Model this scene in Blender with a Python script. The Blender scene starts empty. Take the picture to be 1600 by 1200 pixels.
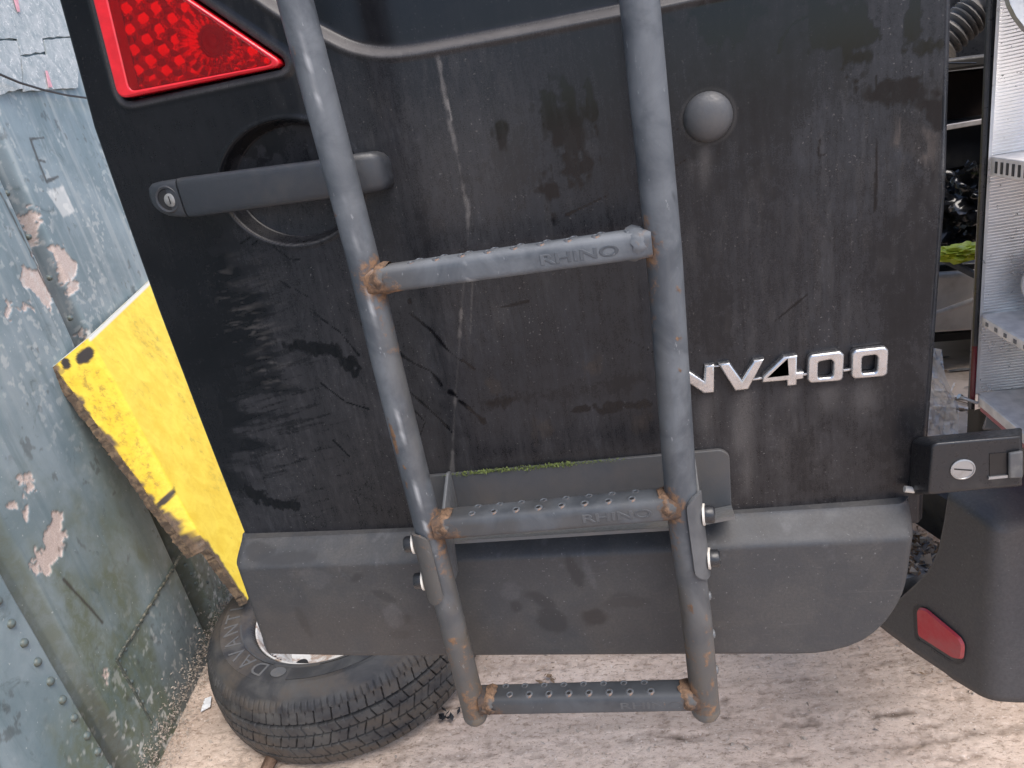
import bpy, bmesh, math, random
import numpy as np
from mathutils import Vector, Matrix
random.seed(7); rng = np.random.default_rng(7)
SC = bpy.context.scene; COL = SC.collection
PI = math.pi

# ------------------------------------------------------------------ camera
F = 1100.0; CX, CY = 800.0, 600.0            # focal length and centre in photo pixels (1600 x 1200)
D = np.array([557., 3070., F]); D /= np.linalg.norm(D)        # world down seen from the camera
XA = -np.array([-5200., 550., F]); XA -= D * (XA @ D); XA /= np.linalg.norm(XA)
NA = np.cross(XA, D)
R = np.stack([XA, NA, -D], axis=1)           # camera (right, down, forward) from world (x, y, z)
CAM = np.array([0.15116, -0.70709, 1.12])
cam_data = bpy.data.cameras.new('camera'); cam = bpy.data.objects.new('camera', cam_data); COL.objects.link(cam)
M = Matrix(((R[0][0], -R[1][0], -R[2][0], CAM[0]), (R[0][1], -R[1][1], -R[2][1], CAM[1]),
            (R[0][2], -R[1][2], -R[2][2], CAM[2]), (0, 0, 0, 1)))
cam.matrix_world = M
cam_data.sensor_fit = 'HORIZONTAL'; cam_data.sensor_width = 36.0; cam_data.lens = F / 1600 * 36
cam_data.clip_start = 0.01; cam_data.clip_end = 2000
SC.camera = cam

# ------------------------------------------------------------------ sky, sun, exposure
world = bpy.data.worlds.new('World'); SC.world = world; world.use_nodes = True
SUN_EL, SUN_AZ = math.radians(60), math.radians(132)    # azimuth of the light source, clockwise from +Y
wn = world.node_tree; wn.nodes.clear()
wo = wn.nodes.new('ShaderNodeOutputWorld'); wb = wn.nodes.new('ShaderNodeBackground'); ws = wn.nodes.new('ShaderNodeTexSky')
ws.sky_type = 'NISHITA'; ws.sun_disc = False; ws.sun_elevation = SUN_EL; ws.sun_rotation = SUN_AZ
ws.air_density = 0.8; ws.dust_density = 1.6; ws.ozone_density = 1.0
wb.inputs['Strength'].default_value = 0.11
wn.links.new(ws.outputs[0], wb.inputs[0]); wn.links.new(wb.outputs[0], wo.inputs[0])
sd = bpy.data.lights.new('sun', 'SUN'); sd.energy = 1.5; sd.angle = math.radians(42); sd.color = (1.0, 0.93, 0.85)
so = bpy.data.objects.new('sun', sd); COL.objects.link(so)
src = Vector((math.sin(SUN_AZ) * math.cos(SUN_EL), math.cos(SUN_AZ) * math.cos(SUN_EL), math.sin(SUN_EL)))
so.rotation_euler = src.to_track_quat('Z', 'Y').to_euler(); so.location = (0, 0, 6)
SC.view_settings.view_transform = 'Standard'; SC.view_settings.look = 'None'
SC.view_settings.exposure = 1.42; SC.view_settings.gamma = 1.0

# ------------------------------------------------------------------ geometry helpers
def ray(px, py): return R.T @ np.array([(px - CX) / F, (py - CY) / F, 1.0])
def at(px, py, Y=0.0):                        # point of the upright plane y = Y seen at a photo pixel
    r = ray(px, py); return CAM + r * ((Y - CAM[1]) / r[1])
def atz(px, py, Z):
    r = ray(px, py); return CAM + r * ((Z - CAM[2]) / r[2])
def atp(px, py, o, n):
    r = ray(px, py); return CAM + r * (((o - CAM) @ n) / (r @ n))
def lerp(a, b, t): return a + (b - a) * t
def sstep(a, b, x):
    t = np.clip((x - a) / (b - a), 0, 1); return t * t * (3 - 2 * t)
def s2l(c):
    return tuple((v / 12.92 if v <= .04045 else ((v + .055) / 1.055) ** 2.4) for v in [q / 255 for q in c])

WLOC = {}
def place(o, parent, loc):
    o.location = Vector(loc) - (WLOC[parent.name] if parent else Vector((0, 0, 0)))
    WLOC[o.name] = Vector(loc)
    if parent: o.parent = parent
def tag(o, label=None, cat=None, group=None, kind=None):
    if label: o['label'] = label
    if cat: o['category'] = cat
    if group: o['group'] = group
    if kind: o['kind'] = kind
    return o
def empty(name, loc, label=None, cat=None, group=None):
    o = bpy.data.objects.new(name, None); COL.objects.link(o); o.empty_display_size = .05
    place(o, None, loc); tag(o, label, cat, group); return o
def obj(name, verts, faces, mats, parent=None, smooth=True, midx=None, attrs=None, sharp=None):
    v = np.asarray(verts, dtype=np.float64)
    c = (v.min(0) + v.max(0)) / 2
    me = bpy.data.meshes.new(name)
    if isinstance(faces, np.ndarray):
        n = len(faces)
        me.vertices.add(len(v)); me.vertices.foreach_set('co', (v - c).astype(np.float32).ravel())
        me.loops.add(n * 4); me.loops.foreach_set('vertex_index', faces.astype(np.int32).ravel())
        me.polygons.add(n); me.polygons.foreach_set('loop_start', np.arange(0, n * 4, 4, dtype=np.int32))
        me.update(calc_edges=True)
    else:
        me.from_pydata([tuple(x) for x in (v - c)], [], faces); me.update()
    for m in (mats if isinstance(mats, (list, tuple)) else [mats]): me.materials.append(m)
    if midx is not None: me.polygons.foreach_set('material_index', np.asarray(midx, dtype=np.int32))
    me.polygons.foreach_set('use_smooth', np.full(len(me.polygons), bool(smooth)))
    if attrs:
        for k, a in attrs.items():
            at_ = me.attributes.new(k, 'FLOAT_COLOR', 'POINT'); at_.data.foreach_set('color', a.astype(np.float32).ravel())
    if smooth and sharp is not False:
        me.set_sharp_from_angle(angle=math.radians(sharp or 40))
    o = bpy.data.objects.new(name, me); COL.objects.link(o); place(o, parent, c); return o
def bevel(o, w, seg=3, ang=30):
    m = o.modifiers.new('bevel', 'BEVEL'); m.width = w; m.segments = seg; m.limit_method = 'ANGLE'; m.angle_limit = math.radians(ang)
    m.harden_normals = False
    for p in o.data.polygons: p.use_smooth = True
    return o
def copy_obj(o, loc, parent=None):
    c = o.copy(); COL.objects.link(c); c.parent = None
    place(c, parent, loc); return c

class MB:                                     # collects shapes of ONE mesh
    def __init__(s): s.v = []; s.f = []; s.m = []
    def add(s, v, f, m=0):
        b = len(s.v); s.v += [tuple(map(float, x)) for x in v]; s.f += [tuple(i + b for i in q) for q in f]; s.m += [m] * len(f); return s
    def box(s, c, size, rot=None, m=0):
        x, y, z = [q / 2 for q in size]
        v = np.array([(-x, -y, -z), (x, -y, -z), (x, y, -z), (-x, y, -z), (-x, -y, z), (x, -y, z), (x, y, z), (-x, y, z)])
        if rot is not None: v = v @ np.array(rot).T
        return s.add(v + np.array(c), [(0, 3, 2, 1), (4, 5, 6, 7), (0, 1, 5, 4), (1, 2, 6, 5), (2, 3, 7, 6), (3, 0, 4, 7)], m)
    def tube(s, pts, r, n=16, m=0, cap=True, ry=None):
        pts = [np.array(p, float) for p in pts]; rr = r if hasattr(r, '__len__') else [r] * len(pts)
        up = None; b = []; L = len(pts)
        for i, p in enumerate(pts):
            t = pts[min(i + 1, L - 1)] - pts[max(i - 1, 0)]; t /= np.linalg.norm(t)
            if up is None:
                up = np.array([0, 0, 1.]) if abs(t[2]) < .9 else np.array([0, 1., 0])
            u = up - t * (up @ t); u /= np.linalg.norm(u); w = np.cross(t, u); up = u
            for k in range(n):
                a = 2 * PI * k / n; b.append(p + rr[i] * (math.cos(a) * u + math.sin(a) * w))
        f = [(i * n + k, i * n + (k + 1) % n, (i + 1) * n + (k + 1) % n, (i + 1) * n + k) for i in range(L - 1) for k in range(n)]
        if cap: f += [tuple(range(n))[::-1], tuple((L - 1) * n + k for k in range(n))]
        return s.add(b, f, m)
    def lathe(s, o, axis, prof, n=24, m=0, cap=(True, True)):    # prof: (radius, height along axis)
        a = np.array(axis, float); a /= np.linalg.norm(a)
        u = np.cross(a, [0, 0, 1.] if abs(a[2]) < .9 else [1., 0, 0]); u /= np.linalg.norm(u); w = np.cross(a, u)
        b = []
        for r, h in prof:
            for k in range(n):
                t = 2 * PI * k / n; b.append(np.array(o) + a * h + r * (math.cos(t) * u + math.sin(t) * w))
        L = len(prof)
        f = [(i * n + k, i * n + (k + 1) % n, (i + 1) * n + (k + 1) % n, (i + 1) * n + k) for i in range(L - 1) for k in range(n)]
        if cap[0]: f += [tuple(range(n))[::-1]]
        if cap[1]: f += [tuple((L - 1) * n + k for k in range(n))]
        return s.add(b, f, m)
    def loft(s, rings, m=0, cap=True):
        n = len(rings[0]); b = [p for r in rings for p in r]; L = len(rings)
        f = [(i * n + k, i * n + (k + 1) % n, (i + 1) * n + (k + 1) % n, (i + 1) * n + k) for i in range(L - 1) for k in range(n)]
        if cap: f += [tuple(range(n))[::-1], tuple((L - 1) * n + k for k in range(n))]
        return s.add(b, f, m)
    def build(s, name, mats, parent=None, smooth=True, sharp=40):
        return obj(name, s.v, s.f, mats, parent, smooth, s.m, sharp=sharp)
def fixn(o):
    bm = bmesh.new(); bm.from_mesh(o.data); bmesh.ops.recalc_face_normals(bm, faces=bm.faces); bm.to_mesh(o.data); bm.free(); return o

def round_poly(p, r, n=6):
    p = [np.array(q, float) for q in p]; out = []; rs = r if hasattr(r, '__len__') else [r] * len(p)
    for i, q in enumerate(p):
        a, b = p[i - 1] - q, p[(i + 1) % len(p)] - q; la, lb = np.linalg.norm(a), np.linalg.norm(b); a /= la; b /= lb
        ri = min(rs[i], la * .48, lb * .48); s_, e_ = q + a * ri, q + b * ri
        for k in range(n + 1):
            t = k / n; out.append((1 - t) ** 2 * s_ + 2 * t * (1 - t) * q + t * t * e_)
    return np.array(out)
def curve_plate(name, loops, y0, th, bev, mats, parent, smooth=True):   # loops of (x, z); a plate from y0 to y0 - th
    cu = bpy.data.curves.new('outline', 'CURVE'); cu.dimensions = '2D'; cu.fill_mode = 'BOTH'
    cu.extrude = th / 2 - bev; cu.bevel_depth = bev; cu.bevel_resolution = 2; cu.offset = -bev
    for L in loops:
        sp = cu.splines.new('POLY'); sp.points.add(len(L) - 1); sp.use_cyclic_u = True
        sp.points.foreach_set('co', np.array([(a, b, 0, 1) for a, b in L], dtype=np.float32).ravel())
    return _curve_to_obj(name, cu, lambda v: np.stack([v[:, 0], y0 - th / 2 - v[:, 2], v[:, 1]], 1), mats, parent)
def _curve_to_obj(name, cu, fn, mats, parent, sharp=35):
    t = bpy.data.objects.new('tmp', cu); COL.objects.link(t)
    dg = bpy.context.evaluated_depsgraph_get(); me = bpy.data.meshes.new_from_object(t.evaluated_get(dg))
    v = np.empty(len(me.vertices) * 3, dtype=np.float32); me.vertices.foreach_get('co', v); v = v.reshape(-1, 3).astype(float)
    f = [tuple(p.vertices) for p in me.polygons]
    bpy.data.objects.remove(t); bpy.data.curves.remove(cu); bpy.data.meshes.remove(me)
    return obj(name, fn(v), f, mats, parent, True, sharp=sharp)
def text_obj(name, body, size, fn, th, mats, parent, sx=1.0, bev=0.0):
    cu = bpy.data.curves.new('text', 'FONT'); cu.body = body; cu.size = size; cu.align_x = 'CENTER'; cu.align_y = 'CENTER'
    cu.extrude = th; cu.bevel_depth = bev; cu.resolution_u = 3
    def g(v): v = v.copy(); v[:, 0] *= sx; return fn(v)
    return _curve_to_obj(name, cu, g, mats, parent)

# ------------------------------------------------------------------ numpy noise and marks
_T = rng.random((512, 512))
def vnoise(x, y, seed=0):
    x = x + seed * 37.17; y = y + seed * 91.7
    xi = np.floor(x).astype(int); yi = np.floor(y).astype(int); fx = x - xi; fy = y - yi
    fx = fx * fx * (3 - 2 * fx); fy = fy * fy * (3 - 2 * fy)
    g = lambda a, b: _T[a & 511, b & 511]
    return (g(xi, yi) * (1 - fx) + g(xi + 1, yi) * fx) * (1 - fy) + (g(xi, yi + 1) * (1 - fx) + g(xi + 1, yi + 1) * fx) * fy
def fbm(x, y, s=1.0, o=4, seed=0):
    r = 0; a = .5; t = 0
    for i in range(o):
        r = r + a * vnoise(x * s, y * s, seed + i * 3); t += a; a *= .5; s *= 2.03
    return r / t
def dpoly(x, z, pts):                         # distance to an open polyline
    d = np.full(x.shape, 9.0)
    for (ax, az), (bx, bz) in zip(pts[:-1], pts[1:]):
        vx, vz = bx - ax, bz - az; l2 = vx * vx + vz * vz + 1e-12
        t = np.clip(((x - ax) * vx + (z - az) * vz) / l2, 0, 1)
        d = np.minimum(d, np.hypot(x - ax - t * vx, z - az - t * vz))
    return d
def sdpoly(x, z, pts):                        # signed distance to a closed polygon, inside < 0
    d = dpoly(x, z, list(pts) + [pts[0]]); ins = np.zeros(x.shape, bool)
    for (ax, az), (bx, bz) in zip(pts, list(pts[1:]) + [pts[0]]):
        if az == bz: continue
        c = ((az > z) != (bz > z)) & (x < (bx - ax) * (z - az) / (bz - az) + ax); ins ^= c
    return np.where(ins, -d, d)
def gridf(nu, nv):                            # quads of an nv x nu vertex grid (row = v)
    i = np.arange(nv - 1)[:, None] * nu + np.arange(nu - 1)[None, :]
    return np.stack([i, i + 1, i + nu + 1, i + nu], -1).reshape(-1, 4)

# ------------------------------------------------------------------ material helpers
class NT:
    def __init__(s, name):
        s.mat = bpy.data.materials.new(name); s.mat.use_nodes = True; s.t = s.mat.node_tree
        s.b = s.t.nodes['Principled BSDF']; s.out = s.t.nodes['Material Output']
    def n(s, kind, **kw):
        x = s.t.nodes.new('ShaderNode' + kind)
        for k, v in kw.items():
            if k in x.inputs: x.inputs[k].default_value = v
            else: setattr(x, k, v)
        return x
    def link(s, a, b): s.t.links.new(a, b)
    def coord(s, scale=(1, 1, 1), kind='Object'):
        c = s.n('TexCoord'); m = s.n('Mapping'); m.inputs['Scale'].default_value = scale
        s.link(c.outputs[kind], m.inputs[0]); return m.outputs[0]
    def noise(s, vec, scale, detail=5, rough=.55, dist=0):
        x = s.n('TexNoise'); x.inputs['Scale'].default_value = scale; x.inputs['Detail'].default_value = detail
        x.inputs['Roughness'].default_value = rough; x.inputs['Distortion'].default_value = dist
        s.link(vec, x.inputs['Vector']); return x.outputs['Fac']
    def ramp(s, fac, a, b, lo=0.0, hi=1.0):
        x = s.n('MapRange'); x.interpolation_type = 'SMOOTHSTEP'
        x.inputs[1].default_value = a; x.inputs[2].default_value = b; x.inputs[3].default_value = lo; x.inputs[4].default_value = hi
        s.link(fac, x.inputs[0]); return x.outputs[0]
    def mix(s, fac, a, b):
        x = s.n('Mix', data_type='RGBA')
        for i, v in ((0, fac), (6, a), (7, b)):
            if hasattr(v, 'is_linked'): s.link(v, x.inputs[i])
            elif i == 0: x.inputs[0].default_value = v
            else: x.inputs[i].default_value = (*v, 1) if len(v) == 3 else v
        return x.outputs[2]
    def math(s, op, a, b=0.0):
        x = s.n('Math', operation=op)
        for i, v in enumerate((a, b)):
            if hasattr(v, 'is_linked'): s.link(v, x.inputs[i])
            else: x.inputs[i].default_value = v
        return x.outputs[0]
    def attr(s, name):
        a = s.n('Attribute', attribute_name=name); p = s.n('SeparateColor'); s.link(a.outputs['Color'], p.inputs[0])
        return p.outputs[0], p.outputs[1], p.outputs[2], a.outputs['Alpha']
    def set(s, **kw):
        for k, v in kw.items():
            i = s.b.inputs[k.replace('_', ' ')]
            if hasattr(v, 'is_linked'): s.link(v, i)
            elif hasattr(v, '__len__') and len(v) == 3: i.default_value = (*v, 1)
            else: i.default_value = v
        return s
    def bump(s, h, strength=.3, dist=.001):
        x = s.n('Bump'); x.inputs['Strength'].default_value = strength; x.inputs['Distance'].default_value = dist
        s.link(h, x.inputs['Height']); s.link(x.outputs[0], s.b.inputs['Normal'])
def worn(name, base, dirt=(.10, .09, .08), rough=.5, amount=(.45, .7), scale=14, bump=.15, metal=0.0, bs=400, rr=.15, coat=0, spec=.5):
    t = NT(name); v = t.coord(); n = t.noise(v, scale, 7, .6, .4); n2 = t.noise(v, scale * 9, 4, .6)
    k = t.math('MULTIPLY', t.ramp(n, *amount), t.ramp(n2, .25, .75, .5, 1.0))
    t.set(Base_Color=t.mix(k, base, dirt), Roughness=t.ramp(n2, .2, .8, rough - rr, rough + rr), Metallic=metal, Specular_IOR_Level=spec)
    if bump: t.bump(t.noise(v, bs, 3), bump, .0006)
    return t.mat
def plain(name, base, rough=.5, metal=0.0, **kw):
    t = NT(name); v = t.coord(); n = t.noise(v, 60, 5)
    t.set(Base_Color=t.mix(t.ramp(n, .3, .7), [c * .85 for c in base], [min(1, c * 1.12) for c in base]), Roughness=rough, Metallic=metal, **kw); return t.mat

# door paint: black lacquer under road dust; mask channels R dust, G brown tint, B pale deposit and painted highlights, A dark smear
def mat_door():
    t = NT('black_lacquer_with_dust'); r, g, b, a = t.attr('dirt'); v = t.coord()
    fine = t.noise(v, 900, 3, .7); mid = t.noise(v, 60, 6, .65)
    vs = t.noise(t.coord((60, 60, 3)), 3, 6, .65)
    fib = t.noise(t.coord((260, 260, 60)), 1, 6, .75, .6)
    d = t.math('MULTIPLY', r, t.ramp(fine, .25, .8, .55, 1.35)); d = t.math('MULTIPLY', d, t.ramp(fib, .3, .7, .75, 1.2))
    d = t.math('MULTIPLY', d, t.ramp(mid, .25, .75, .72, 1.15))
    d = t.math('MULTIPLY', d, t.ramp(vs, .3, .7, .8, 1.12))
    dustc = t.mix(g, (.041, .0412, .0465), (.060, .050, .045))
    c = t.mix(d, (.0045, .0050, .0065), dustc)
    speck = t.math('MULTIPLY', t.ramp(t.noise(v, 420, 2, .5), .685, .735), t.ramp(r, .2, .5, .25, 1))
    c = t.mix(t.math('MULTIPLY', speck, .5), c, (.17, .16, .155))
    c = t.mix(t.math('MULTIPLY', b, t.ramp(fine, .2, .7, .55, 1.0)), c, (.20, .185, .175))
    c = t.mix(a, c, (.004, .004, .005))
    rough = t.math('ADD', t.math('MULTIPLY', d, .46), .14)
    rough = t.math('SUBTRACT', rough, t.math('MULTIPLY', a, .12))
    t.set(Base_Color=c, Roughness=rough, Specular_IOR_Level=.26)
    t.bump(t.math('ADD', t.math('MULTIPLY', fine, r), t.math('MULTIPLY', mid, .3)), .12, .0005); return t.mat
def mat_plastic():
    t = NT('grained_grey_plastic'); r, g, b, a = t.attr('dirt'); v = t.coord(); n = t.noise(v, 24, 7, .62, .5); f = t.noise(v, 1300, 2)
    m = t.noise(v, 140, 5, .6)
    c = t.mix(t.ramp(n, .38, .68), (.046, .048, .052), (.066, .064, .063))
    c = t.mix(t.ramp(m, .55, .8, 0, .25), c, (.11, .105, .10))
    c = t.mix(a, c, (.020, .020, .022)); c = t.mix(t.math('MULTIPLY', b, .8), c, (.20, .20, .21)); c = t.mix(t.math('MULTIPLY', g, .5), c, (.10, .075, .055))
    g2 = t.noise(v, 330, 4, .7); c = t.mix(t.ramp(g2, .35, .65, 0, .35), c, (.030, .030, .032)); c = t.mix(t.ramp(t.noise(v, 300, 2, .5), .70, .75, 0, .5), c, (.20, .20, .20)); sc_ = t.noise(t.coord((18, 18, 160)), 1, 6, .7, .3); c = t.mix(t.ramp(sc_, .60, .72, 0, .28), c, (.12, .118, .115))
    t.set(Base_Color=c, Roughness=t.ramp(n, .3, .7, .50, .66), Specular_IOR_Level=.45); t.bump(t.math('ADD', f, t.math('MULTIPLY', n, .4)), .35, .0004); return t.mat
def mat_ladder():
    t = NT('faded_slate_powder_coat'); r, g, b, a = t.attr('wear_tone'); v = t.coord()
    n = t.noise(v, 16, 7, .62, .6); m = t.noise(v, 110, 5, .65, .3); f = t.noise(v, 900, 3)
    st = t.noise(t.coord((90, 90, 6)), 2, 5, .6)
    c = t.mix(t.ramp(n, .36, .64), (.058, .066, .077), (.116, .127, .140))
    c = t.mix(t.ramp(st, .5, .75, 0, .4), c, (.085, .092, .10))
    c = t.mix(t.math('MULTIPLY', g, t.ramp(n, .3, .6, .5, 1)), c, (.076, .066, .055))            # road grime
    c = t.mix(t.math('MULTIPLY', t.ramp(t.noise(t.coord((1, 1, .45)), 190, 5, .6), .66, .72), .55), c, (.25, .26, .27))      # chips
    k = t.ramp(t.math('ADD', r, t.math('MULTIPLY', t.math('SUBTRACT', m, .5), 1.3)), .34, .72)
    rc = t.mix(t.ramp(m, .3, .68), (.060, .036, .024), (.20, .115, .065))
    c = t.mix(k, c, rc); c = t.mix(b, c, (.36, .37, .38)); c = t.mix(a, c, (.02, .022, .026))
    t.set(Base_Color=c, Roughness=t.math('ADD', t.math('MULTIPLY', k, .35), t.ramp(n, .3, .7, .50, .64)), Specular_IOR_Level=.42)
    t.bump(t.math('ADD', t.math('MULTIPLY', m, t.math('ADD', t.math('MULTIPLY', k, 2.0), .25)), t.math('MULTIPLY', f, .25)), .35, .0007); return t.mat
def mat_rust():
    t = NT('flaking_rust'); v = t.coord(); n = t.noise(v, 120, 6, .65, .5); m = t.noise(v, 40, 5, .6)
    c = t.mix(t.ramp(n, .3, .7), (.055, .034, .022), (.23, .135, .078)); c = t.mix(t.ramp(m, .52, .66), c, (.075, .078, .08))
    t.set(Base_Color=c, Roughness=.85); t.bump(n, .8, .0012); return t.mat
def mat_wall():
    t = NT('weathered_blue_steel_paint'); r, g, b, a = t.attr('wear_tone'); v = t.coord()
    n = t.noise(v, 5, 7, .62, .5); m = t.noise(v, 40, 6, .65, .4); f = t.noise(v, 420, 3, .6)
    c = t.mix(t.ramp(n, .34, .68), (.150, .205, .222), (.245, .302, .320))
    c = t.mix(t.ramp(m, .5, .72, 0, .4), c, (.27, .32, .33))
    c = t.mix(t.math('MULTIPLY', g, t.ramp(m, .25, .65, .35, 1.0)), c, (.105, .118, .055))
    st = t.noise(t.coord((30, 30, 1.6)), 1, 6, .65); c = t.mix(t.ramp(st, .52, .70, 0, .45), c, (.10, .15, .165)); dk = t.ramp(t.noise(v, 16, 7, .7, .8), .58, .72, 0, .6); c = t.mix(dk, c, (.055, .085, .085))
    sp = t.ramp(t.noise(v, 130, 3, .5), .70, .745); c = t.mix(t.math('MULTIPLY', sp, .55), c, (.50, .52, .50))
    pc = t.mix(t.ramp(f, .3, .7), (.48, .37, .31), (.62, .52, .46))
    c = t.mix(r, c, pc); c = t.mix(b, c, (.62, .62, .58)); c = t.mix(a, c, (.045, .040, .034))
    t.set(Base_Color=c, Roughness=t.ramp(m, .3, .7, .42, .62), Specular_IOR_Level=.45)
    h = t.math('SUBTRACT', t.math('ADD', t.math('MULTIPLY', m, .6), t.math('MULTIPLY', f, .35)), t.math('MULTIPLY', r, .9)); t.bump(h, .5, .0015); return t.mat
def mat_felt():
    t = NT('crazed_pale_paint'); v = t.coord(); n = t.noise(v, 30, 6, .65, .3); vo = t.n('TexVoronoi', feature='DISTANCE_TO_EDGE'); vo.inputs['Scale'].default_value = 90
    wv = t.noise(v, 70, 4); mp = t.n('VectorMath', operation='ADD'); t.link(v, mp.inputs[0]); sc = t.n('VectorMath', operation='SCALE'); sc.inputs['Scale'].default_value = .02
    nn = t.n('TexNoise'); nn.inputs['Scale'].default_value = 40; t.link(v, nn.inputs['Vector']); t.link(nn.outputs['Color'], sc.inputs[0]); t.link(sc.outputs[0], mp.inputs[1]); t.link(mp.outputs[0], vo.inputs['Vector'])
    cr = t.ramp(vo.outputs['Distance'], .02, .09, 1, 0)
    c = t.mix(t.ramp(n, .35, .65), (.30, .345, .355), (.44, .47, .47)); c = t.mix(t.math('MULTIPLY', cr, t.ramp(wv, .45, .65)), c, (.66, .67, .65))
    c = t.mix(t.ramp(t.noise(v, 240, 3), .62, .7, 0, .7), c, (.16, .19, .20))
    t.set(Base_Color=c, Roughness=.65); t.bump(cr, .3, .001); return t.mat
def mat_yellow():
    t = NT('chipped_yellow_paint'); r, g, b, a = t.attr('wear_tone'); v = t.coord(); n = t.noise(v, 26, 7, .68, .5); m = t.noise(v, 60, 9, .72, .15)
    c = t.mix(t.ramp(n, .3, .7), (.74, .51, .030), (.84, .64, .065))
    k = t.math('MULTIPLY', g, t.ramp(m, .46, .66)); c = t.mix(t.math('MULTIPLY', g, .5), c, (.60, .36, .012)); c = t.mix(t.math('MULTIPLY', k, .8), c, (.16, .10, .025))  # flange shade put into the colour as deeper yellow, with real grime over it
    c = t.mix(t.ramp(t.noise(v, 60, 5, .6), .64, .72, 0, .55), c, (.50, .33, .05))
    c = t.mix(r, c, t.mix(t.ramp(m, .3, .7), (.055, .040, .028), (.17, .11, .065))); c = t.mix(a, c, (.035, .026, .018)); c = t.mix(b, c, (.66, .66, .62))
    t.set(Base_Color=c, Roughness=.5); t.bump(t.math('ADD', t.math('MULTIPLY', m, r), t.math('MULTIPLY', n, .4)), .4, .0015); return t.mat
def mat_concrete():
    t = NT('brushed_concrete'); r, g, b, a = t.attr('relief'); v = t.coord(); n = t.noise(v, 4, 7, .6, .3); m = t.noise(v, 40, 7, .7); f = t.noise(v, 260, 5, .7)
    c = t.mix(t.ramp(n, .32, .68), (.63, .495, .405), (.71, .58, .485)); c = t.mix(t.ramp(m, .28, .52, .55, 0), c, (.40, .305, .24))
    c = t.mix(t.ramp(f, .25, .43, .7, 0), c, (.24, .18, .14)); c = t.mix(t.ramp(f, .58, .75, 0, .55), c, (.60, .53, .48))
    a2 = t.noise(t.coord((1, 2.1, 1)), 62, 7, .72); big = t.ramp(t.noise(v, 3.2, 4, .6), .30, .62, .45, 1.0); c = t.mix(t.math('MULTIPLY', t.ramp(a2, .37, .475, .85, 0), big), c, (.30, .22, .165)); c = t.mix(t.ramp(a2, .56, .66, 0, .5), c, (.78, .67, .58))
    c = t.mix(r, c, (.115, .085, .065)); c = t.mix(t.math('MULTIPLY', g, .6), c, (.16, .15, .10))
    st = t.ramp(t.noise(v, 130, 6, .68), .585, .66, 0, .72); c = t.mix(st, c, (.25, .18, .135)); st2 = t.ramp(t.noise(v, 150, 4, .6), .62, .68, 0, .7); c = t.mix(st2, c, (.74, .66, .60))
    t.set(Base_Color=c, Roughness=.9, Specular_IOR_Level=.25); t.bump(t.math('ADD', t.math('MULTIPLY', a2, 1.3), t.math('ADD', t.math('MULTIPLY', f, .7), t.math('MULTIPLY', t.noise(v, 600, 4, .7), .4))), .8, .003); return t.mat
def mat_tyre():
    t = NT('dusty_tyre_rubber'); r, g, b, a = t.attr('wear_tone'); v = t.coord(); n = t.noise(v, 14, 7, .62, .6); m = t.noise(v, 120, 5)
    c = t.mix(t.ramp(n, .36, .68), (.036, .036, .039), (.088, .085, .081)); c = t.mix(t.math('MULTIPLY', g, t.ramp(m, .25, .65, .4, 1)), c, (.090, .074, .060))
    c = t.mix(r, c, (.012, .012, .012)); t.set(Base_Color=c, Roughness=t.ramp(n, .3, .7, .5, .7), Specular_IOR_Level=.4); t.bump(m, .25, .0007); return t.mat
def mat_lens():
    t = NT('red_lamp_glass'); nt = t.t; tr = t.n('BsdfTransparent'); tr.inputs[0].default_value = (1.0, .10, .07, 1)
    df = t.n('BsdfDiffuse'); df.inputs[0].default_value = (.78, .008, .018, 1)
    m1 = t.n('MixShader'); m1.inputs[0].default_value = .12; t.link(tr.outputs[0], m1.inputs[1]); t.link(df.outputs[0], m1.inputs[2])
    gl = t.n('BsdfGlossy'); gl.inputs['Roughness'].default_value = .08; fr = t.n('Fresnel'); fr.inputs[0].default_value = 1.45
    m2 = t.n('MixShader'); t.link(fr.outputs[0], m2.inputs[0]); t.link(m1.outputs[0], m2.inputs[1]); t.link(gl.outputs[0], m2.inputs[2])
    t.link(m2.outputs[0], t.out.inputs[0]); return t.mat
def mat_film(name, col, op, rough=.2):
    t = NT(name); tr = t.n('BsdfTransparent'); df = t.n('BsdfPrincipled'); df.inputs['Base Color'].default_value = (*col, 1); df.inputs['Roughness'].default_value = rough
    m = t.n('MixShader'); m.inputs[0].default_value = op; t.link(tr.outputs[0], m.inputs[1]); t.link(df.outputs[0], m.inputs[2]); t.link(m.outputs[0], t.out.inputs[0]); return t.mat
def mat_silver():
    t = NT('moulded_silver_reflector'); v = t.coord(); n = t.noise(v, 30, 5, .6); sp = t.ramp(t.noise(v, 150, 3, .6), .70, .74)
    c = t.mix(t.ramp(n, .3, .7), (.78, .77, .76), (.92, .91, .90)); c = t.mix(sp, c, (.03, .028, .026))
    t.set(Base_Color=c, Metallic=t.math('SUBTRACT', .6, t.math('MULTIPLY', sp, .6)), Roughness=t.ramp(n, .3, .7, .25, .42)); return t.mat

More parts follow.
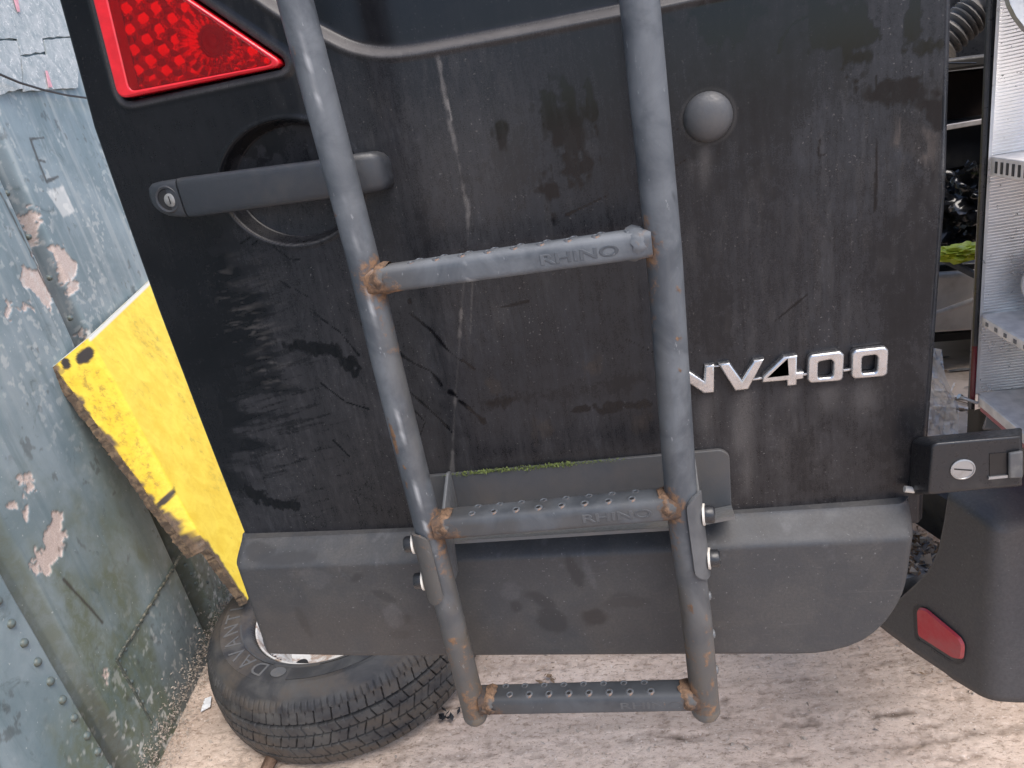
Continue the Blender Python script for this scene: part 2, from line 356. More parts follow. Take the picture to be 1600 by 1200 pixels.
MDOOR, MPLA, MLAD, MRUST, MWALL, MFELT, MYEL, MCON, MTYRE, MLENS, MSIL = mat_door(), mat_plastic(), mat_ladder(), mat_rust(), mat_wall(), mat_felt(), mat_yellow(), mat_concrete(), mat_tyre(), mat_lens(), mat_silver()
MRED = plain('solid_red_plastic', (.66, .012, .022), .22, Coat_Weight=.4)
MREFL = plain('lamp_reflector_chrome', (.98, .95, .94), .10, 1.0)
MBULB = plain('dark_bulb_socket', (.09, .02, .022), .3)
MBADGE = worn('satin_chrome_badge', (.52, .52, .53), (.36, .35, .34), .32, (.45, .7), 40, 0, .95)
MBLK = worn('black_plastic', (.017, .018, .021), (.07, .066, .062), .36, (.48, .78), 22, .15)
MHAND = worn('charcoal_handle_plastic', (.027, .030, .036), (.046, .045, .045), .44, (.45, .75), 18, .3, bs=1200)
MCAP = worn('grey_rubber_cap', (.060, .062, .067), (.085, .082, .08), .55, (.4, .7), 30, .25, bs=900)
MPLATE = worn('dark_bracket_steel', (.058, .062, .068), (.085, .078, .072), .5, (.4, .72), 12, .2)
MSTEEL = worn('zinc_steel', (.40, .41, .42), (.24, .23, .22), .42, (.5, .75), 60, .1, .8)
MWASH = plain('pale_nylon_washer', (.62, .58, .52), .6)
MMOSS = plain('green_moss', (.115, .145, .04), .95)
MSEAL = plain('black_rubber_seal', (.010, .010, .011), .6)
MREFLECT = worn('faded_red_reflector', (.46, .035, .045), (.40, .10, .10), .42, (.4, .7), 20, .1)
MDARK = worn('dark_van_paint', (.014, .015, .018), (.05, .047, .044), .4, (.45, .7), 9, .1)
MINT = worn('dirty_grey_lining', (.10, .095, .09), (.05, .045, .04), .75, (.4, .7), 6, .2)
MPLY = worn('muddy_plywood', (.58, .47, .38), (.32, .25, .19), .85, (.4, .65), 9, .4, bs=120)
MWHITE = worn('grubby_white_panel', (.74, .69, .65), (.45, .40, .36), .5, (.45, .72), 8, .1)
MPALE = plain('pale_strip_plastic', (.70, .64, .60), .45)
MBAG = plain('shiny_black_film', (.010, .010, .011), .16)
MYBAG = plain('lime_yellow_film', (.58, .64, .07), .35)
MBROWN = plain('dark_brown_board', (.028, .014, .010), .7)
MHOSE = worn('grey_corrugated_hose', (.12, .115, .11), (.22, .20, .18), .55, (.4, .7), 40, .2)
MRIM = worn('scratched_white_rim', (.62, .61, .58), (.26, .16, .10), .45, (.46, .60), 34, .3)
MCLEAR = mat_film('clear_polythene', (.88, .86, .84), .62, .18)
MLEAF = plain('dry_leaf_litter', (.20, .135, .085), .9)
MPAPER = plain('white_paper', (.72, .74, .76), .7)
MCABLE = plain('black_cable_sheath', (.02, .02, .022), .5)
MSTONE = plain('grit', (.36, .31, .26), .9)

# ================================================================== GROUND
def lin(a, b, step): return np.linspace(a, b, int(round((b - a) / step)) + 1)
gx = np.concatenate([[-400, -60, -12, -4], lin(-1.35, 1.15, .0045), [4, 12, 60, 400]])
gy = np.concatenate([[-400, -60, -12, -3, -1], lin(-.35, 1.15, .0045), [3, 12, 60, 400]])
GX, GY = np.meshgrid(gx, gy); inn = sstep(-1.35, -1.25, GX) * (1 - sstep(1.05, 1.15, GX)) * sstep(-.35, -.3, GY) * (1 - sstep(1.05, 1.15, GY))
wob = .02 * fbm(GX, GY, 4, 3, 9)
ridge = 0; RIDGES = [((740, 1090), (1130, 1095), .7), ((1060, 1155), (1420, 1110), 1.0), ((1130, 1200), (1600, 1135), .9), ((600, 1195), (1200, 1140), .6), ((1180, 1070), (1420, 1030), .6), ((760, 1165), (1100, 1150), .5)]
for a, b, k in RIDGES:
    pa, pb = atz(*a, 0), atz(*b, 0); dd = dpoly(GX + wob - .01, GY + wob * .8 - .008, [pa[:2], pb[:2]])
    rag_ = fbm(GX, GY, 90, 4, 6) - .5
    ridge = np.maximum(ridge, k * np.exp(-((dd + .016 * rag_) / .010) ** 2) * sstep(.34, .66, fbm(GX, GY * 2.5, 26, 4, 5)))
ca_, sa_ = math.cos(.10), math.sin(.10); PX_, QY_ = GX * ca_ + GY * sa_, -GX * sa_ + GY * ca_
pit = sstep(.60, .70, fbm(PX_ * 14, QY_ * 46, 1, 4, 15)) * sstep(.38, .60, fbm(GX, GY, 8, 3, 16)); pit2 = sstep(.62, .68, fbm(PX_ * 40, QY_ * 90, 1, 3, 17))
fine = fbm(GX, GY, 75, 4, 2); strk = fbm(PX_ * 6, QY_ * 70, 1, 4, 7)
H = inn * (.0035 * (fine - .5) + .0030 * (strk - .5) - .0028 * pit - .0012 * pit2 - .0022 * ridge + .005 * (fbm(GX, GY, 7, 3, 3) - .5))
soil = np.clip(ridge * .62 * lerp(.4, 1.2, fine) + .42 * pit * sstep(.3, .6, fine) + .25 * pit2, 0, 1) * inn
soil = np.maximum(soil, .30 * sstep(.48, .34, fbm(PX_ * 2.2, QY_ * 11, 1, 5, 31)) * inn)
right_tone = inn * sstep(.5, 1.0, GX) * .6  # ground darkens gradually towards the right
att = np.stack([soil, right_tone, 0 * soil, 0 * soil], -1).reshape(-1, 4)
tag(obj('ground', np.stack([GX, GY, H], -1).reshape(-1, 3), gridf(len(gx), len(gy)), MCON, attrs={'relief': att}, sharp=False), kind='structure')

# ================================================================== BLUE STEEL WALL
ZUP = np.array([0, 0, 1.])
G1 = np.array([-.96766, .25266, 0.]); U = np.array([-.24034976, .97068635, 0.]); W = np.array([-.04660986, -.01154098, .9988465]); WN = np.array([.96956666, .24007251, .04801743])
def wuw(px, py):
    p = atp(px, py, G1, WN); return np.array([(p - G1) @ U, (p - G1) @ W])
def wpt(u, w, d=0.0): return G1 + U * u + W * w + WN * d
wroot = empty('steel_wall', G1, 'tall blue painted riveted steel wall with peeling paint and algae on the left', 'wall')
wu = np.concatenate([[-1.6, -.9, -.5], lin(-.30, 1.15, .0028), [1.5, 2.2, 3.0]]); ww = np.concatenate([lin(-.01, 1.72, .0028), [1.9, 2.4]])
UU, WW = np.meshgrid(wu, ww)
def trench(u, a, b, c, dep):                  # wall steps back at a, floor to b, slopes out again to c
    return -dep * sstep(a - .004, a + .004, u) * (1 - np.clip((u - b) / (c - b), 0, 1))
sl = .02 * (WW - .85)
DD = trench(UU + sl * 0, .368, .400, .448, .024) + trench(UU - .02 * (WW - .344) * -1, -.104, -.070, -.045, .016)
recess_band = sstep(.366, .374, UU) * (1 - sstep(.425, .448, UU)); recess_band2 = sstep(-.108, -.096, UU + .02 * (WW - .344)) * (1 - sstep(-.055, -.035, UU + .02 * (WW - .344)))
DD += .0025 * (fbm(UU, WW, 3, 3, 4) - .5) * 2
wear_tone = np.zeros(UU.shape + (4,))
def WP(l): return [wuw(*p) for p in l]
rag = fbm(UU, WW, 46, 5, 11) - .5; rag2 = fbm(UU, WW, 14, 4, 12) - .5
rag3 = fbm(UU, WW, 160, 4, 13) - .5
def wblob(pts, soft=.0022, amp=.035):
    return sstep(soft, -soft, sdpoly(UU, WW, WP(pts)) + amp * rag * 1.3 + amp * .7 * rag2 + amp * .5 * rag3)
peel = np.zeros(UU.shape)
for pts in ([(40, 425), (62, 418), (75, 450), (80, 480), (60, 465), (42, 450)], [(82, 388), (100, 385), (118, 410), (122, 450), (112, 462), (98, 430)], [(10, 470), (45, 480), (28, 492), (6, 492)],
            [(60, 870), (72, 828), (90, 798), (105, 845), (100, 870), (75, 890), (58, 892)], [(35, 750), (52, 745), (66, 770), (50, 775)], [(24, 784), (40, 780), (50, 800), (42, 812), (22, 795)],
            [(160, 1055), (172, 1050), (170, 1062)], [(125, 520), (133, 500), (140, 530)], [(40, 330), (60, 320), (72, 380), (50, 400), (60, 370)]):
    peel = np.maximum(peel, wblob(pts))
wear_tone[..., 0] = peel
DD -= .0022 * peel - .0012 * peel * rag3
low = sstep(.80, .15, WW + .7 * rag2); mid = fbm(UU, WW * .45, 6, 5, 21)
wear_tone[..., 1] = np.clip(low * sstep(.34, .60, mid) * .78 + .4 * sstep(.10, .02, np.abs(UU + .04)) * sstep(.8, .3, WW), 0, .8)
vst = fbm(UU * 7, WW * .5, 9, 5, 46)
pale = sstep(.60, .68, fbm(UU, WW, 75, 7, 41)) * sstep(.42, .62, fbm(UU, WW, 9, 4, 42)) * .36 * sstep(.35, 1.0, WW) + .22 * sstep(.45, .7, vst) * sstep(.5, 1.2, WW) + .8 * wblob([(72, 300), (98, 292), (116, 330), (98, 340)], .003, .006) * .9
pale = np.maximum(pale, .75 * sstep(.66, .72, fbm(UU, WW, 70, 4, 44)) * sstep(.40, .0, WW))
pale = np.maximum(pale, .8 * wblob([(140, 520), (150, 518), (152, 545), (145, 550)], .003, .03))
wear_tone[..., 2] = np.clip(pale, 0, 1)
dk = np.zeros(UU.shape)
for l, wd in ([(47, 218), (58, 248), (72, 284)], .0035), ([(47, 218), (68, 215)], .002), ([(58, 250), (70, 253)], .002), ([(72, 284), (90, 276)], .003), ([(42, 385), (122, 545)], .0022), ([(0, 302), (42, 385)], .0022), ([(100, 905), (118, 925), (140, 948), (160, 972)], .0028):
    dk = np.maximum(dk, sstep(wd * 1.7, wd * .6, dpoly(UU, WW, WP(l)) + .004 * rag))
scr = sstep(.70, .76, fbm(UU * 1.0, WW * .8, 55, 4, 63)) * .8 * sstep(.45, .6, fbm(UU, WW, 8, 3, 64))
wear_tone[..., 3] = 0
grit = np.maximum(scr * .8, 0) + sstep(.60, .70, fbm(UU, WW, 110, 3, 61)) * sstep(.30, .0, WW) * sstep(.02, .25, UU + .02)
wear_tone[..., 3] = np.clip(np.maximum(dk * .85, grit * .7), 0, 1)
wear_tone[..., 3] = np.maximum(wear_tone[..., 3], (.50 * recess_band + .55 * recess_band2) * lerp(.6, 1.1, sstep(.3, .7, mid)))  # both recesses coloured darker than the open panel
wear_tone[..., 1] = np.maximum(wear_tone[..., 1], .6 * recess_band2)
wear_tone[..., 3] = np.maximum(wear_tone[..., 3], .55 * sstep(.60, .40, mid) * sstep(.0, .2, UU) * sstep(.25, .02, WW))
Wv = G1 + UU[..., None] * U + WW[..., None] * W + DD[..., None] * WN
obj('steel_panel', Wv.reshape(-1, 3), gridf(len(wu), len(ww))[:, ::1], MWALL, wroot, attrs={'wear_tone': wear_tone.reshape(-1, 4)}, sharp=False)
mb = MB(); mb.box(wpt(.7, 1.2, -.10), (4.6, .06, 2.44), np.stack([U, WN, W], 1)); mb.build('wall_backing', MDARK, wroot, smooth=False)
def wall_rect(name, pts, d, th, mat, ragged=0.0):
    L = []; P_ = [np.array(p) for p in pts]
    for a, b in zip(P_, P_[1:] + P_[:1]):
        n = max(2, int(np.linalg.norm(b - a) / .02))
        for i in range(n):
            L.append(lerp(a, b, i / n) + rng.normal(size=2) * ragged)
    n = len(L); v = [wpt(*p, d) for p in L] + [wpt(*p, d + th) for p in L]
    o = obj(name, v, [tuple(range(n, 2 * n))] + [(i, (i + 1) % n, n + (i + 1) % n, n + i) for i in range(n)], mat, wroot, smooth=False); fixn(o)
    return o
Q = lambda *p: wuw(*p)
# riveted repair plate low on the wall
pl_att = None
a_, b_, c_ = Q(181, 1031), Q(284, 863), Q(236, 1130)
seam = MB()
seam.tube([wpt(*lerp(a_, b_, t), .002 + .0015 * math.sin(t * 40)) for t in np.linspace(0, 1, 20)], .0036, 6)
seam.tube([wpt(*lerp(a_, c_, t), .001) for t in np.linspace(0, 1, 12)], .0035, 6)
o = seam.build('plate_seam', worn('seam_paint', (.055, .065, .055), (.24, .22, .17), .7, (.48, .62), 110, .3), wroot)
# crazed paint sheets near the top
fl = [[Q(*p) for p in l] for l in ([(-8, -40), (120, -60), (120, 57), (61, 60), (66, 83), (27, 87), (22, 62), (-8, 62)], [(-8, 65), (21, 65), (26, 90), (30, 140), (-8, 150)], [(28, 90), (68, 86), (64, 63), (118, 59), (118, 138), (32, 144)])]
for i, q in enumerate(fl):
    wall_rect('paint_sheet', q, .004 + .0015 * (i % 2), .0035, MFELT, .0012)
MPINK = plain('pink_marker', (.66, .34, .38), .7)
for q in ([(13, -4), (20, -4), (24, 20), (20, 20)], [(64, 112), (67, 112), (75, 138), (69, 138)]):
    wall_rect('pink_mark', [Q(*p) for p in q], .0105, .001, MPINK)
# rivets
MRIV = worn('painted_rivet', (.095, .125, .125), (.09, .085, .055), .5, (.4, .65), 90, .2)
rb = MB(); rb.lathe((0, 0, 0), WN, [(.0082, -.004), (.0082, .001), (.0072, .004), (.0046, .0066), (.0012, .0076)], 10)
rp = [(u, w, 1.0) for u, w in [Q(-4, 940), Q(17, 975), Q(37, 1005), Q(58, 1035), Q(78, 1065), Q(97, 1094), Q(115, 1122), Q(135, 1150), Q(152, 1175), Q(170, 1202)]]
rp += [(u, w, .8) for u, w in [Q(11, 302), Q(45, 370), Q(78, 434), Q(110, 497)]]
z3 = lambda l: [(u, w, .62) for u, w in [Q(x * .35, 780 + y * .35) for x, y in l]]
rp += z3([(803, 258), (785, 290), (770, 320), (747, 352), (727, 385), (705, 425), (683, 467), (657, 505), (630, 545), (612, 580), (582, 625), (560, 670), (530, 725), (555, 765), (585, 815), (608, 860), (635, 905), (655, 955),
          (830, 295), (857, 335), (875, 375), (925, 372), (858, 240)])
r0 = None
for u, w, s in rp:
    dd_ = 0.0
    loc = wpt(u, w, dd_)
    if r0 is None: r0 = rb.build('rivet', MRIV, wroot); base = np.array(r0.location); place(r0, wroot, loc)
    else: r_ = copy_obj(r0, loc, wroot); r_.scale = (s,) * 3

# cable against the wall
mb = MB(); mb.tube([atp(*p, G1 + WN * .03, WN) for p in [(-60, 92), (-10, 112), (30, 129), (70, 141), (106, 149), (150, 155), (220, 158)]], .0026, 8)
tag(mb.build('cable', MCABLE), 'thin black cable drooping across the top of the blue wall', 'cable')

# ================================================================== YELLOW SHEET leaning on the wall
TL = atp(104, 560, G1 + WN * .035, WN)
mrk = atp(402, 962, TL + 0 * TL, WN)          # placeholder direction, refined below
r_ = ray(386, 942); tq = (TL[1] - .03 - CAM[1]) / r_[1]; BL = CAM + r_ * tq      # foot of the near edge
EV = BL - TL; LEN = np.linalg.norm(EV); EV /= LEN
SN = np.cross(U, -EV); SN /= np.linalg.norm(SN); SN = SN if SN[0] > 0 else -SN
def spx(px, py):
    p = atp(px, py, TL, SN); return np.array([(p - TL) @ U, (p - TL) @ EV])
f1 = spx(150, 537); f2 = spx(385, 905)
su = lin(0, .62, .0035); sv = lin(0, LEN, .0035); SU, SV = np.meshgrid(su, sv)
fold = f1[0] + (f2[0] - f1[0]) * (SV - f1[1]) / (f2[1] - f1[1])
toptilt = spx(230, 489); topoff = SU * (toptilt[1] / toptilt[0])
dep = np.where(SU < fold, -.035 * (1 - SU / np.maximum(fold, .01)), 0) + .004 * (fbm(SU, SV, 9, 3, 71) - .5)
sw = np.zeros(SU.shape + (4,)); rg = fbm(SU, SV, 40, 5, 72) - .5; rg2 = fbm(SU, SV, 11, 4, 73) - .5
sw[..., 0] = sstep(.004, -.004, SU - .005 - .010 * sstep(.35, 1.0, SV / LEN) + .030 * rg + .022 * rg2)
sw[..., 1] = sstep(.012, -.02, SU - fold + .03 * rg2) * lerp(.35, 1, sstep(-.10, .16, rg2)) * .8 + .45 * sstep(.0, .2, rg2 + .5 * rg) * sstep(.05, .25, SU)  # flange tone carries its shade as well as grime; other patches are grime
bl = np.zeros(SU.shape)
for cx_, cy_, a, b in ((150, 564, .026, .011), (124, 563, .010, .010), (287, 763, .024, .011)):
    q = spx(cx_, cy_); bl = np.maximum(bl, sstep(.25, -.1, np.hypot((SU - q[0]) / a, (SV - q[1]) / b) - 1 + 1.6 * rg))
sw[..., 3] = bl
sw[..., 2] = sstep(.010, .006, SV) * sstep(fold - .01, fold, SU)
Sv = TL + SU[..., None] * U + (SV + topoff)[..., None] * EV + dep[..., None] * SN
sroot = empty('yellow_sheet', BL, 'bent yellow painted metal sheet with rusty edge leaning on the blue wall', 'metal sheet')
obj('sheet_face', Sv.reshape(-1, 3), gridf(len(su), len(sv)), MYEL, sroot, attrs={'wear_tone': sw.reshape(-1, 4)}, sharp=False)
mb = MB()
ed = Sv[:, 0]; n = len(ed)
jit = lambda: rng.normal(size=(n, 1)) * .0012
e1 = ed + SN * .0015 + U * 0 + jit() * U; e2 = ed - SN * .019 + U * .002 + jit() * SN; e3 = ed - SN * .019 + U * .03
v = np.concatenate([e1, e2, e3]); fs = [(i, i + 1, n + i + 1, n + i) for i in range(n - 1)] + [(n + i, n + i + 1, 2 * n + i + 1, 2 * n + i) for i in range(n - 1)]
mb.add(v, fs); mb.build('rusty_edge', worn('dirt_crusted_edge', (.085, .062, .045), (.24, .165, .10), .9, (.42, .66), 70, .8, bs=150), sroot)
mb = MB(); et = Sv[0]; n = len(et); e4 = et - SN * .012
mb.add(np.concatenate([et + SN * .0005, e4]), [(i, i + 1, n + i + 1, n + i) for i in range(n - 1)]); mb.build('top_lip', worn('pale_bare_lip', (.62, .62, .58), (.45, .33, .06), .6, (.45, .7), 30, .1), sroot)

# ================================================================== TYRE lying on the concrete
TC = np.array([-.612, .548, .004]); TR, TH = .308, .215
tx, ty = .012, .07
tn = np.array([-tx, -ty, 1]); tn /= np.linalg.norm(tn); te1 = np.array([1, 0, tx]); te1 /= np.linalg.norm(te1); te2 = np.cross(tn, te1)
def tpt(r, a, h): 
    r = np.asarray(r); a = np.asarray(a)
    return TC + np.cos(a)[..., None] * r[..., None] * te1 + np.sin(a)[..., None] * r[..., None] * te2 + np.asarray(h)[..., None] * tn
wroot2 = empty('wheel', TC, 'worn car tyre with white steel rim lying flat on the concrete behind the door', 'wheel')
prof = [(.200, .030), (.212, .012), (.235, .004), (.265, .010), (.285, .022), (.298, .036)]
for i in range(46):
    s = i / 45; h = .040 + s * .135; prof.append((TR - .010 * abs(2 * s - 1) ** 3, h))
prof += [(.2985, .1785), (.2945, .186), (.290, .191), (.2865, .1925), (.283, .197), (.277, .2035), (.2685, .209), (.2595, .2125), (.2585, .2140), (.256, .2142), (.2545, .2140), (.240, .2144), (.226, .2142), (.2190, .2138), (.2125, .2105), (.2095, .2078), (.206, .207), (.2015, .2045), (.197, .198), (.1935, .190), (.192, .183), (.190, .176), (.178, .172), (.176, .15)]
prof = np.array(prof); NA_ = 1500; ang = np.linspace(0, 2 * PI, NA_, endpoint=False)
A2, I2 = np.meshgrid(ang, np.arange(len(prof))); r2 = prof[:, 0][I2]; h2 = prof[:, 1][I2]
sT = np.clip((h2 - .040) / .135, 0, 1); tread = ((h2 >= .0399) & (h2 <= .1751)).astype(float)
gro = np.zeros(r2.shape)
for gp in (.18, .40, .62, .81): gro = np.maximum(gro, sstep(.020, .010, np.abs(sT - gp)))
band = np.digitize(sT, [.18, .40, .62, .81]); npit = np.array([56, 56, 56, 56, 56])[band]
ph = np.array([0, .4, .1, .6, .25])[band]; slant = np.array([.2, .5, -.5, .5, -.15])[band]
q = (A2 / (2 * PI) * npit + ph + slant * sT * 3) % 1; cen = np.abs(q - .5)
sipe = sstep(.045, .018, cen); q2 = (q + .5) % 1; inb = np.abs(sT - np.array([.09, .29, .51, .715, .905])[band]) / np.array([.09, .11, .11, .095, .095])[band]
sipe2 = sstep(.04, .016, np.abs(q2 - .5)) * sstep(.35, .55, inb)
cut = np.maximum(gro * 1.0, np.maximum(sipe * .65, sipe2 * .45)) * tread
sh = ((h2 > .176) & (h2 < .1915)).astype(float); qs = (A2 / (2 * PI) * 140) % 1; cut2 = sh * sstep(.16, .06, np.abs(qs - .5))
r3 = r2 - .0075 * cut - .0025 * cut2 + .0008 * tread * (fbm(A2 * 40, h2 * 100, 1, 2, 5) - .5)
tw = np.zeros(r2.shape + (4,)); tw[..., 0] = np.clip(cut * .65 + cut2 * .4, 0, 1)  # grooves and sipes coloured darker than the tread faces
tw[..., 1] = np.clip(sstep(.48, .68, fbm(np.cos(A2) * 3 + 5, np.sin(A2) * 3 + h2 * 30, 1.3, 4, 8)) * .8 + .5 * sstep(.08, .02, h2), 0, 1)
ii = np.arange(len(prof) - 1)[:, None] * NA_; jj = np.arange(NA_)[None, :]; j2 = (jj + 1) % NA_
tf = np.stack([ii + jj, ii + j2, ii + NA_ + j2, ii + NA_ + jj], -1).reshape(-1, 4)
tyre = obj('tyre', tpt(r3, A2, h2).reshape(-1, 3), tf, MTYRE, wroot2, attrs={'wear_tone': tw.reshape(-1, 4)}, sharp=50)
# sidewall lettering and bands, raised on the tyre
MLET = worn('raised_tyre_lettering', (.105, .106, .108), (.14, .13, .12), .6, (.4, .7), 40, .1)
def side_h(r): return np.interp(r, prof[:, 0][52:][::-1], prof[:, 1][52:][::-1])
def on_side(a0, rm):
    def g(v):
        r = rm + v[:, 1]; a = a0 - v[:, 0] / rm; return tpt(r, a, side_h(r) + .0009 + v[:, 2])
    return g
for i, (ch, aa) in enumerate(zip('DAVANTI', [250, 239.5, 229.5, 219, 207.5, 197.5, 190])):
    text_obj('letter', ch, .045, on_side(math.radians(aa), .2335), .0007, MLET, tyre, 1.12)
mb = MB(); mb.lathe((0, 0, 0), (0, 0, 1), [(.0001, .0), (.020, 0), (.020, .0012), (.0001, .0012)], 20)
vv = np.array(mb.v); gg = on_side(math.radians(262), .234)(np.stack([vv[:, 0] * .85, vv[:, 1] * .62, vv[:, 2]], 1)); obj('oval_emblem', gg, mb.f, MLET, tyre)
for a0, a1, r0_, r1_ in ((268, 330, .222, .250), (168, 182, .222, .250), (140, 166, .224, .248), (283, 318, .212, .219), (205, 255, .2125, .2165)):
    n = 24; aa = np.radians(np.linspace(a0, a1, n)); v = []
    for rr_, hh in ((r0_, -.001), (r0_, .0014), (r1_, .0014), (r1_, -.001)): v.append(tpt(np.full(n, rr_), aa, np.full(n, 1.0) * (side_h(rr_) + hh)))
    v = np.concatenate(v); obj('sidewall_band', v, [(k * n + i, k * n + i + 1, (k + 1) * n + i + 1, (k + 1) * n + i) for k in range(3) for i in range(n - 1)], MTYRE, tyre, sharp=30)
mb = MB(); rp_ = [(.1915, .184), (.1900, .1905), (.1865, .1905), (.184, .184), (.182, .178), (.180, .172), (.165, .165), (.150, .135), (.140, .09), (.10, .075), (.05, .08), (.02, .08)]
mb.lathe(TC, tn, rp_, 64, cap=(False, True)); rim = mb.build('rim', MRIM, wroot2); fixn(rim)
mb = MB(); mb.lathe(TC + tn * .078, tn, [(.036, 0), (.036, .012), (.030, .016), (.005, .016)], 24); fixn(mb.build('hub_cap', MBLK, rim))
h0 = None
for k in range(10):
    a = 2 * PI * k / 10 + .2; p = tpt(np.array(.128), np.array(a), np.array(.092))
    if h0 is None: mb = MB(); mb.lathe(p, tn, [(.016, -.004), (.016, .0015), (.001, .0015)], 14); h0 = mb.build('vent_hole', MSEAL, rim)
    else: copy_obj(h0, p, rim)
# stick below the tyre, paper scrap, leaf clump
g = atz(428, 1178, .02); mb = MB(); mb.tube([g + np.array([.01, .10, .0]), g, g + np.array([-.005, -.07, -.012])], [.012, .014, .010], 8)
tag(mb.build('timber_stick', worn('dark_wood', (.10, .06, .04), (.2, .13, .09), .85, (.4, .6), 50, .4)), 'short dark stick of wood poking out under the tyre', 'stick')
q = [atz(*p, .006) for p in ((313, 1113), (319, 1093), (330, 1089), (328, 1105))]
mb = MB(); mb.add(q + [p + np.array([.001, .001, .0018]) for p in q], [(0, 1, 2, 3), (4, 5, 6, 7), (0, 1, 5, 4), (1, 2, 6, 5), (2, 3, 7, 6), (3, 0, 4, 7)])
tag(fixn(mb.build('paper_scrap', MPAPER, smooth=False)), 'small white paper scrap on the concrete left of the tyre', 'litter')
def clump(name, p, s, n, mat, label, cat, kind=None, flat=.35):
    mb = MB()
    for i in range(n):
        c = p + rng.normal(size=3) * np.array([s, s, s * flat * .5]); c[2] = max(c[2], p[2] + .001)
        a = rng.random() * 2 * PI; b = rng.normal() * .5; l = s * rng.uniform(.3, .9); w = l * rng.uniform(.2, .6)
        d1 = np.array([math.cos(a), math.sin(a), b * .5]) * l; d2 = np.array([-math.sin(a), math.cos(a), rng.normal() * .4]) * w; d3 = np.array([0, 0, max(w * .35, .0015)])
        mb.add([c - d1, c - d2, c + d1, c + d2, c - d3, c + d3], [(0, 1, 5), (1, 2, 5), (2, 3, 5), (3, 0, 5), (1, 0, 4), (2, 1, 4), (3, 2, 4), (0, 3, 4)])
    return tag(mb.build(name, mat, smooth=False), label, cat, None, kind)
clump('leaf_clump', atz(857, 1060, .008), .012, 14, MLEAF, 'small dark clump of dead leaf on the concrete behind the lowest ladder rung', 'leaf')
clump('rubber_shred', atz(705, 1112, .012), .013, 10, MBLK, 'dark torn shred lying between the tyre and the ladder foot', 'litter')
clump('dead_leaf', atz(1447, 1053, .006), .010, 5, MLEAF, 'brown dead leaf on the concrete under the bumper', 'leaf')
# loose grit
mb = MB()
for i in range(900):
    x, y = rng.uniform(-.98, 1.0), rng.uniform(-.28, 1.0); s = rng.uniform(.0012, .0035); c = np.array([x, y, s * .6])
    mb.add(c + rng.normal(size=(4, 3)) * s, [(0, 1, 2), (0, 2, 3), (0, 3, 1), (1, 3, 2)])
tag(mb.build('grit', MSTONE, smooth=False), 'loose grit scattered over the concrete', 'grit', None, 'stuff')
# grit and crumbs banked along the foot of the wall
mb = MB()
for i in range(3500):
    u = rng.uniform(-.05, .75); w = abs(rng.normal()) * .035; d = abs(rng.normal()) * .025 * (1 if w < .02 else .05); s = rng.uniform(.0007, .0022)
    mb.add(wpt(u, w, .004 + d) + rng.normal(size=(4, 3)) * s, [(0, 1, 2), (0, 2, 3), (0, 3, 1), (1, 3, 2)])
tag(mb.build('crumbled_grit', MSTONE, smooth=False), 'crumbled grit banked along the foot of the blue wall', 'grit', None, 'stuff')

# ================================================================== VAN: door, bumper, hinge, lamp housing, load space
def P2(px, py): p = at(px, py, 0.0); return np.array([p[0], p[2]])
van = empty('van', (0.53, .2, 0), 'black van with its dusty rear door swung open, seen from behind', 'van')
# ---- door skin
le = [P2(*p) for p in [(60, -60), (75, 0), (130, 200), (235, 490), (300, 660), (372, 842)]]
re = [P2(*p) for p in [(1500, -60), (1497, 0), (1487, 300), (1465, 600), (1450, 790)]]
le = np.array(le); re = np.array(re)
zb, zt = .655, 1.50
dx_n, dz_n = 560, 560
zz = np.linspace(zb, zt, dz_n); xl = np.interp(zz, le[::-1, 1], le[::-1, 0]); xr = np.interp(zz, re[::-1, 1], re[::-1, 0])
tt = np.linspace(0, 1, dx_n); XX = xl[:, None] * (1 - tt) + xr[:, None] * tt; ZZ = np.repeat(zz[:, None], dx_n, 1)
dy = np.zeros(XX.shape)
edge_l = XX - xl[:, None]; edge_r = xr[:, None] - XX
dy += .010 * sstep(.012, 0, edge_l) ** 2 + .008 * sstep(.010, 0, edge_r) ** 2
dy += .012 * ((XX / .42) ** 2) * .6
CRE = [P2(*p) for p in [(300, -75), (380, -25), (420, 5), (460, 30), (500, 48), (530, 66), (562, 77), (605, 81), (650, 75), (700, 66), (800, 47), (900, 27), (975, 12), (1035, 0), (1100, -15), (1300, -55), (1510, -110)]]
crx = np.array([p[0] for p in CRE]); crz = np.array([p[1] for p in CRE])
_cx = np.linspace(crx[0], crx[-1], 900); _cz = np.interp(_cx, crx, crz); _k = np.hanning(71); _k /= _k.sum(); _cz = np.convolve(np.pad(_cz, 35, mode='edge'), _k, 'valid')
cz = np.interp(XX, _cx, _cz); left_slope = 1 / np.sqrt(1 + np.gradient(cz, axis=1) ** 2 / (np.gradient(XX, axis=1) ** 2))
sdz = (ZZ - cz) * left_slope; sdz = np.where(XX < crx[0], -1, sdz)
dy += .011 * sstep(-.0045, .0055, sdz) * 1.0
dy -= .0012 * np.exp(-((sdz + .006) / .002) ** 2)
# handle dish
hc = P2(452, 288); ha = np.linalg.norm(P2(345, 290) - P2(560, 275)) / 2; hb = np.linalg.norm(P2(430, 188) - P2(450, 378)) / 2
rad = np.hypot((XX - hc[0]) / ha, (ZZ - hc[1]) / hb); dy += .026 * sstep(1.02, .93, rad) * (1 - .25 * np.clip(rad, 0, 1) ** 2)
dy -= .0012 * np.exp(-((rad - 1.06) / .03) ** 2)
